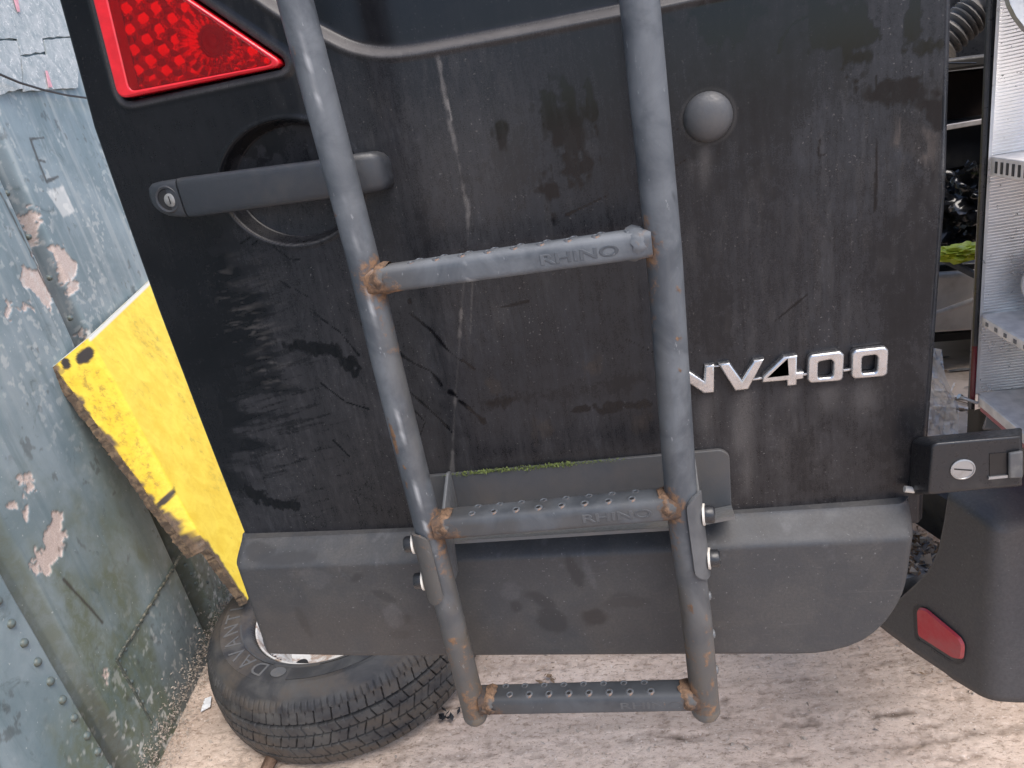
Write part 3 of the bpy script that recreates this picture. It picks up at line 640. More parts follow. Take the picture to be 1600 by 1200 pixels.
# lamp pocket
LAMP = [P2(*p) for p in [(113, -130), (187, 158), (453, 102)]]
LAMPR = round_poly(LAMP, [.012, .012, .016], 6)
sl_ = sdpoly(XX, ZZ, LAMPR); dy += .022 * sstep(.0018, -.0014, sl_); dy -= .0016 * np.exp(-((sl_ - .0075) / .003) ** 2)
dy += .0012 * (fbm(XX, ZZ, 5, 2, 81) - .5) * 2
# ---- dirt channels, with some painted highlights
n1 = fbm(XX, ZZ, 9, 6, 91); n2 = fbm(XX * 5, ZZ * .6, 14, 5, 92); n3 = fbm(XX, ZZ, 45, 5, 93); n4 = fbm(XX, ZZ, 22, 4, 95) - .5; n5 = fbm(XX, ZZ, 150, 5, 101); n6 = fbm(XX * 9, ZZ * .9, 30, 5, 102)
def PL(l): return [P2(*p) for p in l]
def line(l, w, amp=.5): 
    d = dpoly(XX, ZZ, PL(l)); wv = w * lerp(.35, 1.25, sstep(.3, .7, n3)); return sstep(wv, wv * .3, d + amp * wv * (n5 - .5) * 2.5) * lerp(.75, 1.0, sstep(.35, .6, n4 + .5))
def blob(x, y, a, b, rot=0, soft=.5, amp=1.0):
    c = P2(x, y); s_ = .00072; ca, sa = math.cos(math.radians(rot)), math.sin(math.radians(rot))
    ux, uz = XX - c[0], ZZ - c[1]; p_, q_ = ux * ca + uz * sa, -ux * sa + uz * ca
    return sstep(soft * .5, -soft * .5, np.hypot(p_ / (a * s_), q_ / (b * s_)) - 1 + amp * (n3 - .5) * 1.5 + amp * n4 * .9 + amp * 1.6 * (n5 - .5) + amp * (n6 - .5) * 1.2) * lerp(.75, 1.0, sstep(.35, .6, n6))
LX = lambda px, py: P2(px, py)[0]
dust = .62 + .5 * (n1 - .5) + .42 * (n2 - .5)
wedge = XX - np.interp(ZZ, [P2(400, 800)[1], P2(380, 600)[1], P2(350, 430)[1], P2(300, 330)[1], P2(420, 150)[1], P2(480, 60)[1]],
                       [LX(402, 800), LX(395, 600), LX(362, 430), LX(330, 330), LX(500, 150), LX(520, 60)])
strx = fbm(XX * 1.2, ZZ * 7, 9, 5, 96) - .5
dust *= sstep(-.035, .035, wedge + .12 * strx * sstep(.76, .88, 2.0 - ZZ - .12) + .05 * n4 * 2)
dust *= lerp(.55, 1.05, sstep(1.30, .78, ZZ))
dust *= 1 - .24 * sstep(.05, .25, XX) * sstep(.72, .9, ZZ)
dust = np.maximum(dust, .12 * sstep(.4, .65, n1) + .02)
dust *= 1 - .55 * sstep(.001, .006, sdz)
dust = np.maximum(dust, .75 * sstep(1.0, .95, rad) * sstep(.4, .6, n3) * sstep(-.02, .03, ZZ - hc[1]))
dust = np.maximum(dust, .8 * np.exp(-((sl_ - .004) / .004) ** 2) * sstep(.35, .6, n1))
dust = np.maximum(dust, .95 * np.exp(-((sdz + .001) / .005) ** 2))  # sky light on the crease slope put into the dust tone
dark = np.zeros(XX.shape)
for l, w in [([(640, 490), (672, 515), (700, 548), (722, 565)], .0020), ([(722, 562), (741, 577)], .0042), ([(618, 550), (645, 568), (672, 580), (690, 602)], .0026), ([(703, 612), (714, 620)], .0042), ([(718, 626), (735, 640), (753, 656)], .0052),
             ([(630, 605), (668, 638), (690, 658), (706, 676)], .0024), ([(645, 640), (664, 660), (656, 680)], .0014), ([(775, 482), (825, 471)], .0016), ([(885, 336), (952, 304)], .0013), ([(1218, 82), (1222, 62), (1240, 36), (1277, 18)], .0016),
             ([(1283, 218), (1280, 238), (1283, 245), (1289, 243)], .0012), ([(995, 290), (1048, 284)], .0014), ([(1053, 261), (1071, 250)], .0017), ([(1212, 503), (1262, 462)], .0016), ([(427, 384), (432, 392), (443, 398), (452, 406), (468, 406)], .0024),
             ([(436, 440), (452, 450)], .0016), ([(460, 452), (480, 465)], .0016), ([(374, 382), (388, 372)], .0018), ([(392, 384), (400, 377)], .0018), ([(978, 530), (1040, 560)], .0011), ([(490, 490), (530, 520), (560, 556)], .0014), 
             ([(565, 505), (590, 545), (600, 575)], .0034), ([(545, 560), (552, 590), (560, 575)], .0026), ([(520, 690), (545, 715)], .0016), ([(500, 600), (540, 630), (575, 640)], .0013), ([(650, 655), (655, 690), (645, 700)], .0012), ([(560, 470), (585, 500)], .002),
             ([(1372, 120), (1374, 200), (1370, 330)], .0012), ([(1040, 195), (1062, 203)], .0012), ([(320, 585), (400, 560)], .0010)]:
    dark = np.maximum(dark, line(l, w))
for b_ in [(780, 200, 12, 16, 0), (868, 195, 16, 62, 4), (893, 190, 12, 60, 4), (924, 165, 7, 24, 0), (905, 262, 24, 9, 5), (858, 300, 15, 34, 0), (782, 212, 8, 20, 0), (1332, 45, 26, 44, 12), (1287, 30, 16, 34, 10), (1428, 143, 46, 15, -14), (1455, 165, 34, 14, -30),
           (1447, 75, 16, 7, 0), (1433, 25, 7, 26, -8), (788, 628, 20, 9, 0), (958, 636, 22, 11, -4), (905, 640, 14, 5, 0), (985, 634, 22, 6, 0), (640, 470, 3, 5, 0), (392, 775, 26, 18, -30), (430, 790, 34, 8, -12), (490, 545, 50, 9, -14), (545, 570, 14, 12, 0), (1130, 20, 40, 30, 0), (520, 300, 14, 40, 0)]:
    dark = np.maximum(dark, .85 * blob(*b_))
clean = np.maximum.reduce([blob(880, 615, 120, 15, 3, .7), blob(805, 270, 45, 48, 0, .8), blob(1255, 680, 38, 110, 2, .9), blob(330, 560, 20, 170, 0, .8), blob(1400, 640, 30, 150, 0, .9), blob(1160, 150, 60, 120, 0, 1.2), blob(1430, 410, 44, 120, 0, .9), blob(1120, 500, 30, 60, 0, .9)])
dust *= 1 - .5 * clean
film = np.maximum.reduce([blob(1330, 260, 80, 90, 20, .5, .3), blob(1300, 520, 40, 130, 0, .5, .3), blob(1420, 60, 80, 70, 0, .5, .3), blob(1190, 640, 90, 70, 0, .5, .3)]); dust = np.maximum(dust, .62 * film * (1 - dark))
brown = np.clip(sstep(.95, .62, ZZ) * .75 * sstep(-.05, .12, XX + .30) * (.7 + .6 * (n1 - .5)), 0, 1)
rx_, rz_ = XX * .985 + ZZ * .17, -XX * .17 + ZZ * .985
brush = sstep(.56, .66, fbm(rx_ * 5, rz_ * 60, 5, 5, 103)) * np.maximum(blob(430, 640, 90, 190, 0, 1.0, .5), .6 * blob(400, 470, 50, 70, 0, 1.0, .5))
dark = np.maximum(dark, .40 * brush)
patch = sstep(.004, -.004, sdpoly(XX, ZZ, PL([(1405, 178), (1473, 208), (1462, 264), (1398, 226)])) + .012 * n4)
patch *= lerp(.45, 1, sstep(.42, .55, fbm(XX * 6, ZZ, 30, 3, 99))); brown = np.maximum(brown, 1.0 * patch); dust = np.maximum(dust, .85 * patch)
for b_ in [(853, 675, 18, 20, 0), (1000, 660, 22, 20, 0), (925, 575, 14, 14, 0), (770, 600, 14, 18, 30)]: k_ = blob(*b_, .6); brown = np.maximum(brown, k_); dust = np.maximum(dust, .55 * k_)
pale = np.zeros(XX.shape)
pale = np.maximum(pale, .55 * line([(684, 90), (692, 130), (700, 180), (712, 230), (722, 285), (732, 330), (730, 400), (722, 470), (716, 560), (710, 640), (706, 740)], .0034, .3) * lerp(.25, 1, sstep(.35, .6, n3)))
pale = np.maximum(pale, .8 * line([(699, 158), (705, 188)], .0022, .2))
pale = np.maximum(pale, .25 * line([(738, 440), (735, 520)], .0018, .2))
for x, y0, y1, w, k in [(1105, 615, 690, .010, .22), (1163, 612, 720, .010, .42), (1170, 640, 780, .007, .28), (1236, 604, 640, .009, .30), (1298, 604, 650, .013, .34), (1350, 596, 660, .013, .34), (1102, 226, 300, .006, .42), (1083, 250, 290, .005, .2), (560, 290, 420, .02, .1), (1225, 680, 760, .006, .1)]:
    q0, q1 = P2(x, y0), P2(x - (y1 - y0) * .02, y1); t_ = np.clip((q0[1] - ZZ) / (q0[1] - q1[1]), 0, 1)
    inside = sstep(q0[1] + .004, q0[1] - .006, ZZ) * sstep(q1[1] - .01, q1[1] + .03, ZZ)
    pale = np.maximum(pale, k * inside * np.exp(-((XX - lerp(q0[0], q1[0], t_)) / w) ** 2) * lerp(.4, 1.2, n2))
cp = P2(1107, 183); rc = np.hypot(XX - cp[0], ZZ - cp[1]); pale = np.maximum(pale, .14 * np.exp(-((rc - .0240) / .0014) ** 2) * sstep(.3, .6, n1 + .2))
pale = np.maximum(pale, .06 * sstep(.50, .72, fbm(XX * 4, ZZ * .8, 40, 6, 97)) * sstep(.45, .6, n1) * sstep(-.25, -.15, XX))
hair = fbm(rx_ * 4, rz_ * 40, 6, 5, 104); pale = np.maximum(pale, .13 * sstep(.56, .72, hair) * blob(410, 500, 40, 100, 0, 1.0, .4))
pale = np.maximum(pale, .25 * sstep(.60, .74, fbm(XX * .7, ZZ * 3, 90, 5, 98)) * blob(385, 520, 28, 110, 10, .8, .4))
pale = np.maximum(pale, .10 * blob(735, 270, 90, 80, 0, 1.6, .4))
pale = np.maximum(pale, .55 * np.exp(-((sdz + .001) / .005) ** 2) * lerp(.5, 1, n3)); pale = np.maximum(pale, .30 * np.exp(-((sl_ - .0062) / .0022) ** 2) * lerp(.3, 1, n3)); pale = np.maximum(pale, .55 * np.exp(-((rad - 1.03) / .012) ** 2) * sstep(.0, -.03, ZZ - hc[1]) * sstep(.06, .02, XX - hc[0]))  # crease and lamp ridge highlights put into colour; dish rim paler below
mud = sstep(.024, 0, np.hypot(0, np.abs(np.hypot((XX - hc[0]) / ha, (ZZ - hc[1]) / hb) - 1) * .08)) * 0
dirt = np.stack([np.clip(dust * (1 - .85 * dark), 0, 1.1), np.clip(brown, 0, 1), np.clip(pale, 0, 1), np.clip(dark, 0, 1)], -1).reshape(-1, 4)
dv = np.stack([XX, dy, ZZ], -1)
# rim of the panel folds back
def fold_back(a, dep): q = a.copy(); q[:, 1] += dep; return q
bnd = np.concatenate([dv[0, :], dv[1:, -1], dv[-1, -2::-1], dv[-2:0:-1, 0]])
bi = np.concatenate([np.arange(dx_n), np.arange(1, dz_n) * dx_n + dx_n - 1, (dz_n - 1) * dx_n + np.arange(dx_n - 2, -1, -1), np.arange(dz_n - 2, 0, -1) * dx_n])
nb = len(bnd); base_n = dx_n * dz_n; back = bnd.copy(); back[:, 1] = .045; back[:, 0] *= .995
vall = np.concatenate([dv.reshape(-1, 3), back]); k = np.arange(nb); kn = (k + 1) % nb
fall = np.concatenate([gridf(dx_n, dz_n), np.stack([bi[kn], bi[k], base_n + k, base_n + kn], -1)])
datt = np.concatenate([dirt, np.tile([.3, 0, 0, 0], (nb, 1))])
door = obj('rear_door', vall, fall, MDOOR, van, attrs={'dirt': datt}, sharp=50)
mb = MB(); mb.box((0.005, .044, (zb + zt) / 2), (.78, .012, zt - zb - .02)); mb.build('inner_panel', MDARK, door, smooth=False)

def ring_obj(name, poly, inset, y0, y1, mat, parent, bev=.0015):
    inn_ = np.array(inset)
    return curve_plate(name, [poly, inn_], y0, y0 - y1, bev, mat, parent)
def shrink(poly, d):
    P_ = np.array(poly); n = len(P_); out = []
    ar = sum(P_[i - 1][0] * P_[i][1] - P_[i][0] * P_[i - 1][1] for i in range(n))
    for i in range(n):
        t = P_[(i + 1) % n] - P_[i - 1]; t /= np.linalg.norm(t); nrm = np.array([-t[1], t[0]]) * (1 if ar > 0 else -1); out.append(P_[i] + nrm * d)
    return np.array(out)
# ---- triangular lamp on the door
outer = round_poly([P2(113, -130) + (.001, -.004), P2(187, 158) + (.0010, .0016), P2(453, 102) + (-.0022, .0004)], [.011, .0115, .0155], 8)
inner = round_poly([P2(150, -93), P2(206, 142), P2(432, 99)], [.006, .007, .010], 8)
ring_obj('lamp_rim', outer, inner, .014, -.0035, MRED, door, .0022)
cu_lens = curve_plate('lamp_lens', [shrink(inner, -.0008)], .0, .0030, .0008, MLENS, door)
rxs = lin(min(p[0] for p in inner) - .002, max(p[0] for p in inner) + .002, .0009); rzs = lin(min(p[1] for p in inner) - .002, max(p[1] for p in inner) + .002, .0009)
RX, RZ = np.meshgrid(rxs, rzs); bc = P2(318, 62)
rr_ = np.hypot(RX - bc[0], RZ - bc[1]); th_ = np.arctan2(RZ - bc[1], RX - bc[0])
cs, sn_ = math.cos(.35), math.sin(.35); gu = ((RX - bc[0]) * cs + (RZ - bc[1]) * sn_) / .0185; gv = (-(RX - bc[0]) * sn_ + (RZ - bc[1]) * cs) / .0165
fu = (gu + .5 * (np.floor(gv) % 2)) % 1 - .5; fv = gv % 1 - .5
cu_, cv_ = np.floor(gu + .5 * (np.floor(gv) % 2)).astype(int), np.floor(gv).astype(int); h1, h2_ = _T[cu_ & 511, cv_ & 511] - .5, _T[(cu_ + 77) & 511, cv_ & 511] - .5
pill = .0058 * np.clip(1.05 - 1.25 * np.maximum(np.abs(fu + fv), np.abs(fu - fv)), 0, .8) + .004 * (h1 * fu + h2_ * fv)
wed = .0040 * np.abs(((th_ / (2 * PI) * 20) % 1) - .5) * 2 + .005 * (((rr_ - .0145) / .0098) % 1)
RY = .017 - np.where(rr_ < .034, wed, pill); RY = np.where(rr_ < .0145, .023, RY)
mask_ = sdpoly(RX, RZ, inner) < .0004
gf = gridf(len(rxs), len(rzs)); gf = gf[mask_.reshape(-1)[gf].all(1)]
obj('lamp_reflector', np.stack([RX, RY, RZ], -1).reshape(-1, 3), gf, MREFL, door, sharp=25)
mb = MB(); mb.lathe((bc[0], .019, bc[1]), (0, -1, 0), [(.0145, 0), (.0145, .004), (.0125, .005), (.0115, .002), (.006, .0015), (.006, .006), (.003, .008), (.0005, .0085)], 24); mb.build('lamp_bulb', MBULB, door)
# ---- door handle
def hsec(x, zt_, zb_, yf, yb, n=20, e=.42):
    cz_, ch = (zt_ + zb_) / 2, (zt_ - zb_) / 2; cy_, cd = (yf + yb) / 2, (yb - yf) / 2; out = []
    for k in range(n):
        a = 2 * PI * k / n; c_, s_ = math.cos(a), math.sin(a)
        out.append((x, cy_ + cd * math.copysign(abs(c_) ** e, c_), cz_ + ch * math.copysign(abs(s_) ** e, s_)))
    return out
HS = [(289, 276, 341, .022, .0), (300, 274.5, 340.5, .026, -.006), (330, 270.5, 336, .031, -.012), (380, 264, 329, .036, -.016), (430, 257.5, 322, .038, -.017), (490, 250, 314.5, .038, -.016), (540, 243, 308, .035, -.012), (570, 237, 304, .031, -.004), (588, 235.5, 301, .027, .004), (598, 238, 297, .023, .004), (605, 245, 288, .018, .004), (608.5, 256, 275, .012, .004)]
def hpx(x, zt_, zb_, yf, yb): a, b = at(x, zt_, -yf * .7), at(x, zb_, -yf * .7); return hsec((a[0] + b[0]) / 2, a[2], b[2], -yf, yb)
mb = MB(); mb.loft([hpx(*h) for h in HS]); fixn(mb.build('door_handle', MHAND, door, sharp=60))
LS = [(237, 303, 318, .008, .006), (240, 291, 327, .013, .006), (246, 285, 334, .016, .006), (256, 282, 339, .019, .006), (268, 280, 341, .0205, .006), (280, 278, 341.5, .022, .006), (286.5, 277, 341, .022, .006)]
lh = MB(); lh.loft([hpx(*h) for h in LS]); lho = fixn(lh.build('lock_housing', MHAND, door, sharp=60))
kc = at(266, 311, -.0165)
mb = MB(); mb.lathe((kc[0], -.0185, kc[2]), (0, -1, 0), [(.0150, .0005), (.0128, .0036), (.0112, .0030), (.0105, .0008)], 24, cap=(False, False)); mb.build('lock_bezel', MHAND, lho)
mb = MB(); mb.lathe((kc[0], -.0192, kc[2]), (0, -1, 0), [(.0108, 0), (.0108, .0012), (.0001, .0012)], 20, cap=(False, False)); mb.build('lock_recess', MSEAL, lho)
mb = MB(); mb.lathe((kc[0] + .0026, -.0202, kc[2] - .001), (0, -1, 0), [(.0068, 0), (.0068, .0010), (.0058, .0016), (.0001, .0016)], 20); mb.box((kc[0] + .0026, -.0218, kc[2] - .001), (.0012, .0006, .008), m=1); mb.build('lock_barrel', [worn('dull_key_barrel', (.30, .30, .29), (.16, .15, .14), .5, (.4, .7), 90, .1, .5), MSEAL], lho)
# ---- blanking cap
c0 = at(1107, 183, -.004); cr = np.linalg.norm(at(1068, 184, -.004) - at(1146, 182, -.004)) / 2
mb = MB(); mb.lathe((c0[0], .004, c0[2]), (0, -1, 0), [(cr * .98, 0), (cr, .003), (cr * .985, .006), (cr * .93, .0095), (cr * .8, .0125), (cr * .55, .0150), (cr * .25, .0163), (.0002, .0166)], 40); mb.build('blanking_cap', MCAP, door)
# ---- model badge
Z3 = lambda l: np.array([P2(1040 + .36674 * x, 460 + .36674 * y) for x, y in l])
BY = .0035 - .0005
def badge(name, loops): 
    return curve_plate(name, loops, .004, .0095, .0021, MBADGE, door)
badge('letter', [Z3([(28, 312), (76, 306), (161, 362), (164, 297), (206, 291), (206, 411), (160, 416), (72, 355), (68, 422), (26, 426)])])
badge('letter', [Z3([(222, 291), (270, 284), (322, 358), (372, 275), (418, 268), (350, 398), (292, 405)])])
badge('letter', [Z3([(500, 259), (558, 253), (556, 325), (585, 323), (584, 353), (556, 357), (556, 380), (512, 384), (512, 360), (407, 370), (410, 341)]), Z3([(508, 284), (511, 330), (452, 337)])])
for o_, h_ in (([(612, 252), (740, 236), (757, 250), (752, 352), (738, 362), (612, 372), (598, 358), (602, 268)], [(652, 280), (700, 272), (709, 280), (706, 338), (698, 344), (652, 349), (645, 342), (647, 288)]),
               ([(800, 231), (930, 217), (945, 230), (940, 332), (926, 343), (798, 354), (784, 340), (787, 246)], [(840, 258), (888, 252), (897, 259), (893, 318), (884, 325), (838, 329), (831, 322), (833, 266)])):
    badge('letter', [round_poly(Z3(o_[1::2] if False else o_), .006, 3), round_poly(Z3(h_), .003, 3)])
for q in ([(204, 303), (236, 299), (236, 305), (204, 309)], [(366, 357), (412, 350), (412, 360), (366, 366)], [(580, 336), (604, 332), (604, 342), (580, 346)], [(754, 318), (788, 313), (788, 323), (754, 328)]):
    curve_plate('badge_link', [Z3(q)], .004, .006, .0008, MBADGE, door)
# ---- lower trim
top = np.array([(372, 842), (700, 827), (1000, 811), (1200, 799), (1380, 788.5), (1425, 785), (1432, 785.5)], float)
bot = np.array([(412, 1026), (550, 1029), (700, 1029), (900, 1028), (1100, 1027), (1240, 1027), (1272, 1026), (1300, 1022), (1325, 1015.5), (1347, 1006), (1366, 993), (1383, 976), (1397, 956), (1409, 933), (1419, 905), (1427, 870), (1433, 835), (1437, 800)], float)
def arclen(p): d = np.r_[0, np.cumsum(np.linalg.norm(np.diff(p, axis=0), axis=1))]; return d / d[-1]
Wt3 = np.array([at(x, y, -.006) for x, y in top]); Wb3 = np.array([at(x, y, -.034) for x, y in bot])
nu, nv = 260, 90
tx_ = np.linspace(Wt3[0, 0], Wt3[-1, 0], nu); xb_ = np.linspace(0, 1, nu)
tz_ = np.interp(tx_, Wt3[:, 0], Wt3[:, 2])
# straight columns; the bottom edge and rounded corner from the outline
def bz(x): return np.interp(x, Wb3[:, 0], Wb3[:, 2])
XL0, XL1 = Wt3[0, 0], Wb3[0, 0]; XR0, XR1 = Wt3[-1, 0], Wb3[-1, 0]
vv_ = np.linspace(0, 1, nv)
TXg = np.zeros((nv, nu)); TZg = np.zeros((nv, nu)); TYg = np.zeros((nv, nu))
for j in range(nu):
    s_ = j / (nu - 1); x0 = lerp(XL0, XR0, s_); x1 = lerp(XL1, Wb3[:, 0].max() - .0005, s_)
    z0 = tz_[j]; z1 = bz(x1); TXg[:, j] = lerp(x0, x1, vv_); TZg[:, j] = lerp(z0, z1, vv_ ** 1.15)
dtop = tz_[None, :] - TZg
TYg = -.006 - .030 * sstep(-.003, .027, dtop)
TYg += .012 * sstep(.014, 0, TXg - TXg[:, :1]) ** 2 + .016 * sstep(.02, 0, TXg[:, -1:] - TXg) ** 2 
TYg += .008 * sstep(.010, 0, TZg - TZg[-1:, :]) ** 2
m1 = fbm(TXg, TZg, 30, 5, 111); 
def tl(px, py): p = at(px, py, -.034); return p[0], p[2]
def tblob(x, y, a, b, rot=0, soft=.6, amp=1.0):
    c = tl(x, y); s_ = .00066; ca, sa = math.cos(math.radians(rot)), math.sin(math.radians(rot)); ux, uz = TXg - c[0], TZg - c[1]
    p_, q_ = ux * ca + uz * sa, -ux * sa + uz * ca
    return sstep(soft * .5, -soft * .5, np.hypot(p_ / (a * s_), q_ / (b * s_)) - 1 + amp * (m1 - .5) * 3.2)
td = np.zeros(TXg.shape + (4,))
td[..., 3] = 1.25 * np.maximum.reduce([.8 * tblob(928, 958, 20, 18), .55 * tblob(858, 966, 22, 20, 0), .5 * tblob(845, 935, 30, 14, -20), .55 * tblob(903, 900, 8, 40, 12), .5 * tblob(805, 945, 12, 14), .35 * tblob(970, 940, 40, 12, 10), .4 * tblob(480, 980, 8, 40, 10), .45 * tblob(560, 900, 26, 10, 30), .5 * tblob(635, 965, 12, 12), .5 * tblob(390, 872, 30, 7, 0), .45 * tblob(460, 876, 40, 6, 0), .4 * tblob(600, 930, 24, 8, -30), .35 * tblob(620, 990, 24, 10, 0)])
td[..., 2] = .5 * np.maximum.reduce([.4 * tblob(615, 960, 22, 24, 20, .4), .35 * tblob(920, 890, 5, 50, 10), .3 * tblob(795, 925, 20, 20), .5 * sstep(.70, .78, fbm(TXg, TZg, 60, 4, 112)) * sstep(.06, .02, dtop), .25 * tblob(500, 905, 30, 18), .2 * sstep(.035, .0, dtop) * sstep(.3, .7, m1)])
td[..., 1] = .5 * sstep(.05, .12, dtop) * sstep(.35, .6, fbm(TXg, TZg, 7, 4, 113)) * sstep(.35, .0, TXg)
tv = np.stack([TXg, TYg, TZg], -1)
bnd = np.concatenate([tv[0, :], tv[1:, -1], tv[-1, -2::-1], tv[-2:0:-1, 0]]); bi = np.concatenate([np.arange(nu), np.arange(1, nv) * nu + nu - 1, (nv - 1) * nu + np.arange(nu - 2, -1, -1), np.arange(nv - 2, 0, -1) * nu])
nb = len(bnd); bk = bnd.copy(); bk[:, 1] = np.maximum(.012, bnd[:, 1] + .002); k = np.arange(nb); kn = (k + 1) % nb
obj('lower_trim', np.concatenate([tv.reshape(-1, 3), bk]), np.concatenate([gridf(nu, nv)[:, ::-1], np.stack([bi[k], bi[kn], nu * nv + kn, nu * nv + k], -1)]), MPLA, door, attrs={'dirt': np.concatenate([td.reshape(-1, 4), np.zeros((nb, 4))])}, sharp=50)
mb = MB(); pts = [at(x, y - 2, .004) for x, y in [(385, 841)] + list(map(tuple, top[1:-2])) + [(1418, 785)]]; mb.tube([p + np.array([0, -.001 + .0005 * math.sin(i * 9), .001]) for i, p in enumerate(pts)], .0026, 6); mb.build('edge_seal', MSEAL, door)

# ---- hinge arm at the door's lower corner
hg = MB()
fr = [(1456, 696), (1464, 692), (1578, 682), (1597, 680), (1597, 759), (1540, 764), (1460, 772), (1450, 770)]
fp = [at(x, y, -.040) for x, y in fr]; n = len(fp); bk = [at(x, y, .004) for x, y in [(1425, 690), (1435, 683), (1578, 670), (1597, 668), (1597, 760), (1540, 764), (1428, 773), (1420, 768)]]
hg.add(fp + bk, [tuple(range(n))] + [(i, n + i, n + (i + 1) % n, (i + 1) % n) for i in range(n)])
hinge = fixn(hg.build('hinge_arm', MBLK, van)); bevel(hinge, .0045, 3)
p = at(1504, 733, -.040); mb = MB(); mb.lathe((p[0], -.0402, p[2]), (0, -1, 0), [(.0110, 0), (.0110, .0010), (.0098, .0014), (.0094, .0008), (.0001, .0010)], 28); mb.box((p[0], -.0412, p[2]), (.016, .0006, .0013), [[.97, 0, .17], [0, 1, 0], [-.17, 0, .97]], 1)
mb.build('hinge_screw', [MSTEEL, MSEAL], hinge)
def qbox(name, px4, y0, th, mat, parent, bv=.001):      # plate from four photo corners on plane y0, th thick toward the camera
    f_ = [at(x, y, y0) for x, y in px4]; n = len(f_); g_ = [q - np.array([0, th, 0]) for q in f_]
    mb = MB(); mb.add(g_ + f_, [tuple(range(n))] + [(i, n + i, n + (i + 1) % n, (i + 1) % n) for i in range(n)] + [tuple(range(2 * n - 1, n - 1, -1))])
    o = fixn(mb.build(name, mat, parent)); 
    if bv: bevel(o, bv, 2)
    return o
MGREY = worn('worn_grey_insert', (.10, .102, .106), (.18, .175, .165), .5, (.45, .7), 60, .1)
qbox('hinge_slot', [(1546, 709), (1572, 707), (1572, 743), (1546, 746)], -.0403, .0004, plain('brown_cavity', (.022, .018, .016), .7), hinge, 0)
qbox('hinge_strap', [(1574, 706), (1596, 702), (1596, 744), (1574, 745)], -.0405, .004, MGREY, hinge, .0015)
qbox('hinge_slot_edge', [(1544, 744), (1573, 741), (1573, 745), (1543, 748)], -.0405, .002, MSTEEL, hinge, 0)
p = at(1416, 762, .0); mb = MB(); mb.tube([p + np.array([-.003, -.004, .001]), p + np.array([.006, -.004, -.001])], .0035, 10); mb.build('hinge_bolt_end', MWASH, hinge)

# ---- rear bumper corner
bo = at(1560, 832, .0); bn = np.array([.94, .342, 0]); bn /= np.linalg.norm(bn); bd = np.array([-.342, .94, 0])
sdn = np.array([.342, -.94, 0])               # outward normal of the van's side
Lb = [(1481, 775), (1475, 815), (1466, 860), (1452, 891), (1429, 914), (1396, 944), (1366, 972)]
Rb = [(1560, 832), (1546, 1096)]; Bb = [(1366, 972), (1390, 991), (1425, 1017), (1476, 1051), (1505, 1075), (1531, 1090), (1546, 1096)]
def poly_at(P_, t): P_ = np.array(P_, float); a = arclen(P_); return np.array([np.interp(t, a, P_[:, 0]), np.interp(t, a, P_[:, 1])])
nbu, nbv = 36, 30; BG = []
for j in range(nbv):
    v_ = j / (nbv - 1); row = []
    for i in range(nbu):
        u_ = i / (nbu - 1)
        l_, r_ = poly_at(Lb, v_), poly_at(Rb, v_); t_, b_ = lerp(np.array(Lb[0], float), np.array(Rb[0], float), u_), poly_at(Bb, u_)
        c_ = (1 - u_) * l_ + u_ * r_ + (1 - v_) * t_ + v_ * b_ - ((1 - u_) * (1 - v_) * np.array(Lb[0]) + u_ * (1 - v_) * np.array(Rb[0]) + (1 - u_) * v_ * np.array(Lb[-1]) + u_ * v_ * np.array(Rb[-1]))
        q = atp(c_[0], c_[1], bo, bn); row.append(q)
    BG.append(row)
BG = np.array(BG)
sd_dir = np.array([.94, .342, 0]); cor = BG[:, -1]
side_u = [.004, .012, .05, .12, .22]
vrow = np.linspace(0, 1, nbv)[:, None]; sdv = lerp(np.array([.94, .342, 0])[None], np.array([1.0, -.06, 0])[None], vrow); RB = .018
far = [i for i in range(nbu - 1) if np.linalg.norm(BG[:, i] - BG[:, -1], axis=1).min() > RB * 1.1]
cols = [BG[:, i] for i in far]
ind = BG[:, far[-1]] - cor; ind /= np.linalg.norm(ind, axis=1)[:, None]
for t in np.linspace(0, 1, 9): cols.append((1 - t) ** 2 * (cor + ind * RB) + 2 * t * (1 - t) * cor + t * t * (cor + sdv * RB))
for s in (.05, .10, .16, .22): cols.append(cor + sdv * s)
cols = np.stack(cols, 1)                       # nbv x ncol x 3
ncol = cols.shape[1]
toprow = cols[0]
out1 = toprow + np.array([0, 0, .006]) + (bn * .008 - sdn * .006)[None, :]; out2 = toprow + np.array([0, 0, .013]) + (bn * .07 - sdn * .07)[None, :] * np.clip(np.linspace(.25, 1.0, ncol), 0, 1)[:, None]
botr = cols[-1] + (bn * .05 - sdn * .05)[None, :] + np.array([0, 0, -.004])
allr = np.concatenate([out2[None], out1[None], cols, botr[None]], 0)
inl = allr[:, :1] + (bn * .06)[None, None, :] + (bd * .012)[None, None, :]
allr = np.concatenate([inl, allr], 1); nr, nc = allr.shape[:2]
bumper = obj('rear_bumper', allr.reshape(-1, 3), gridf(nc, nr), MPLA, van, attrs={'dirt': np.tile([0, .22, .16, 0], (nr * nc, 1))}, sharp=180)
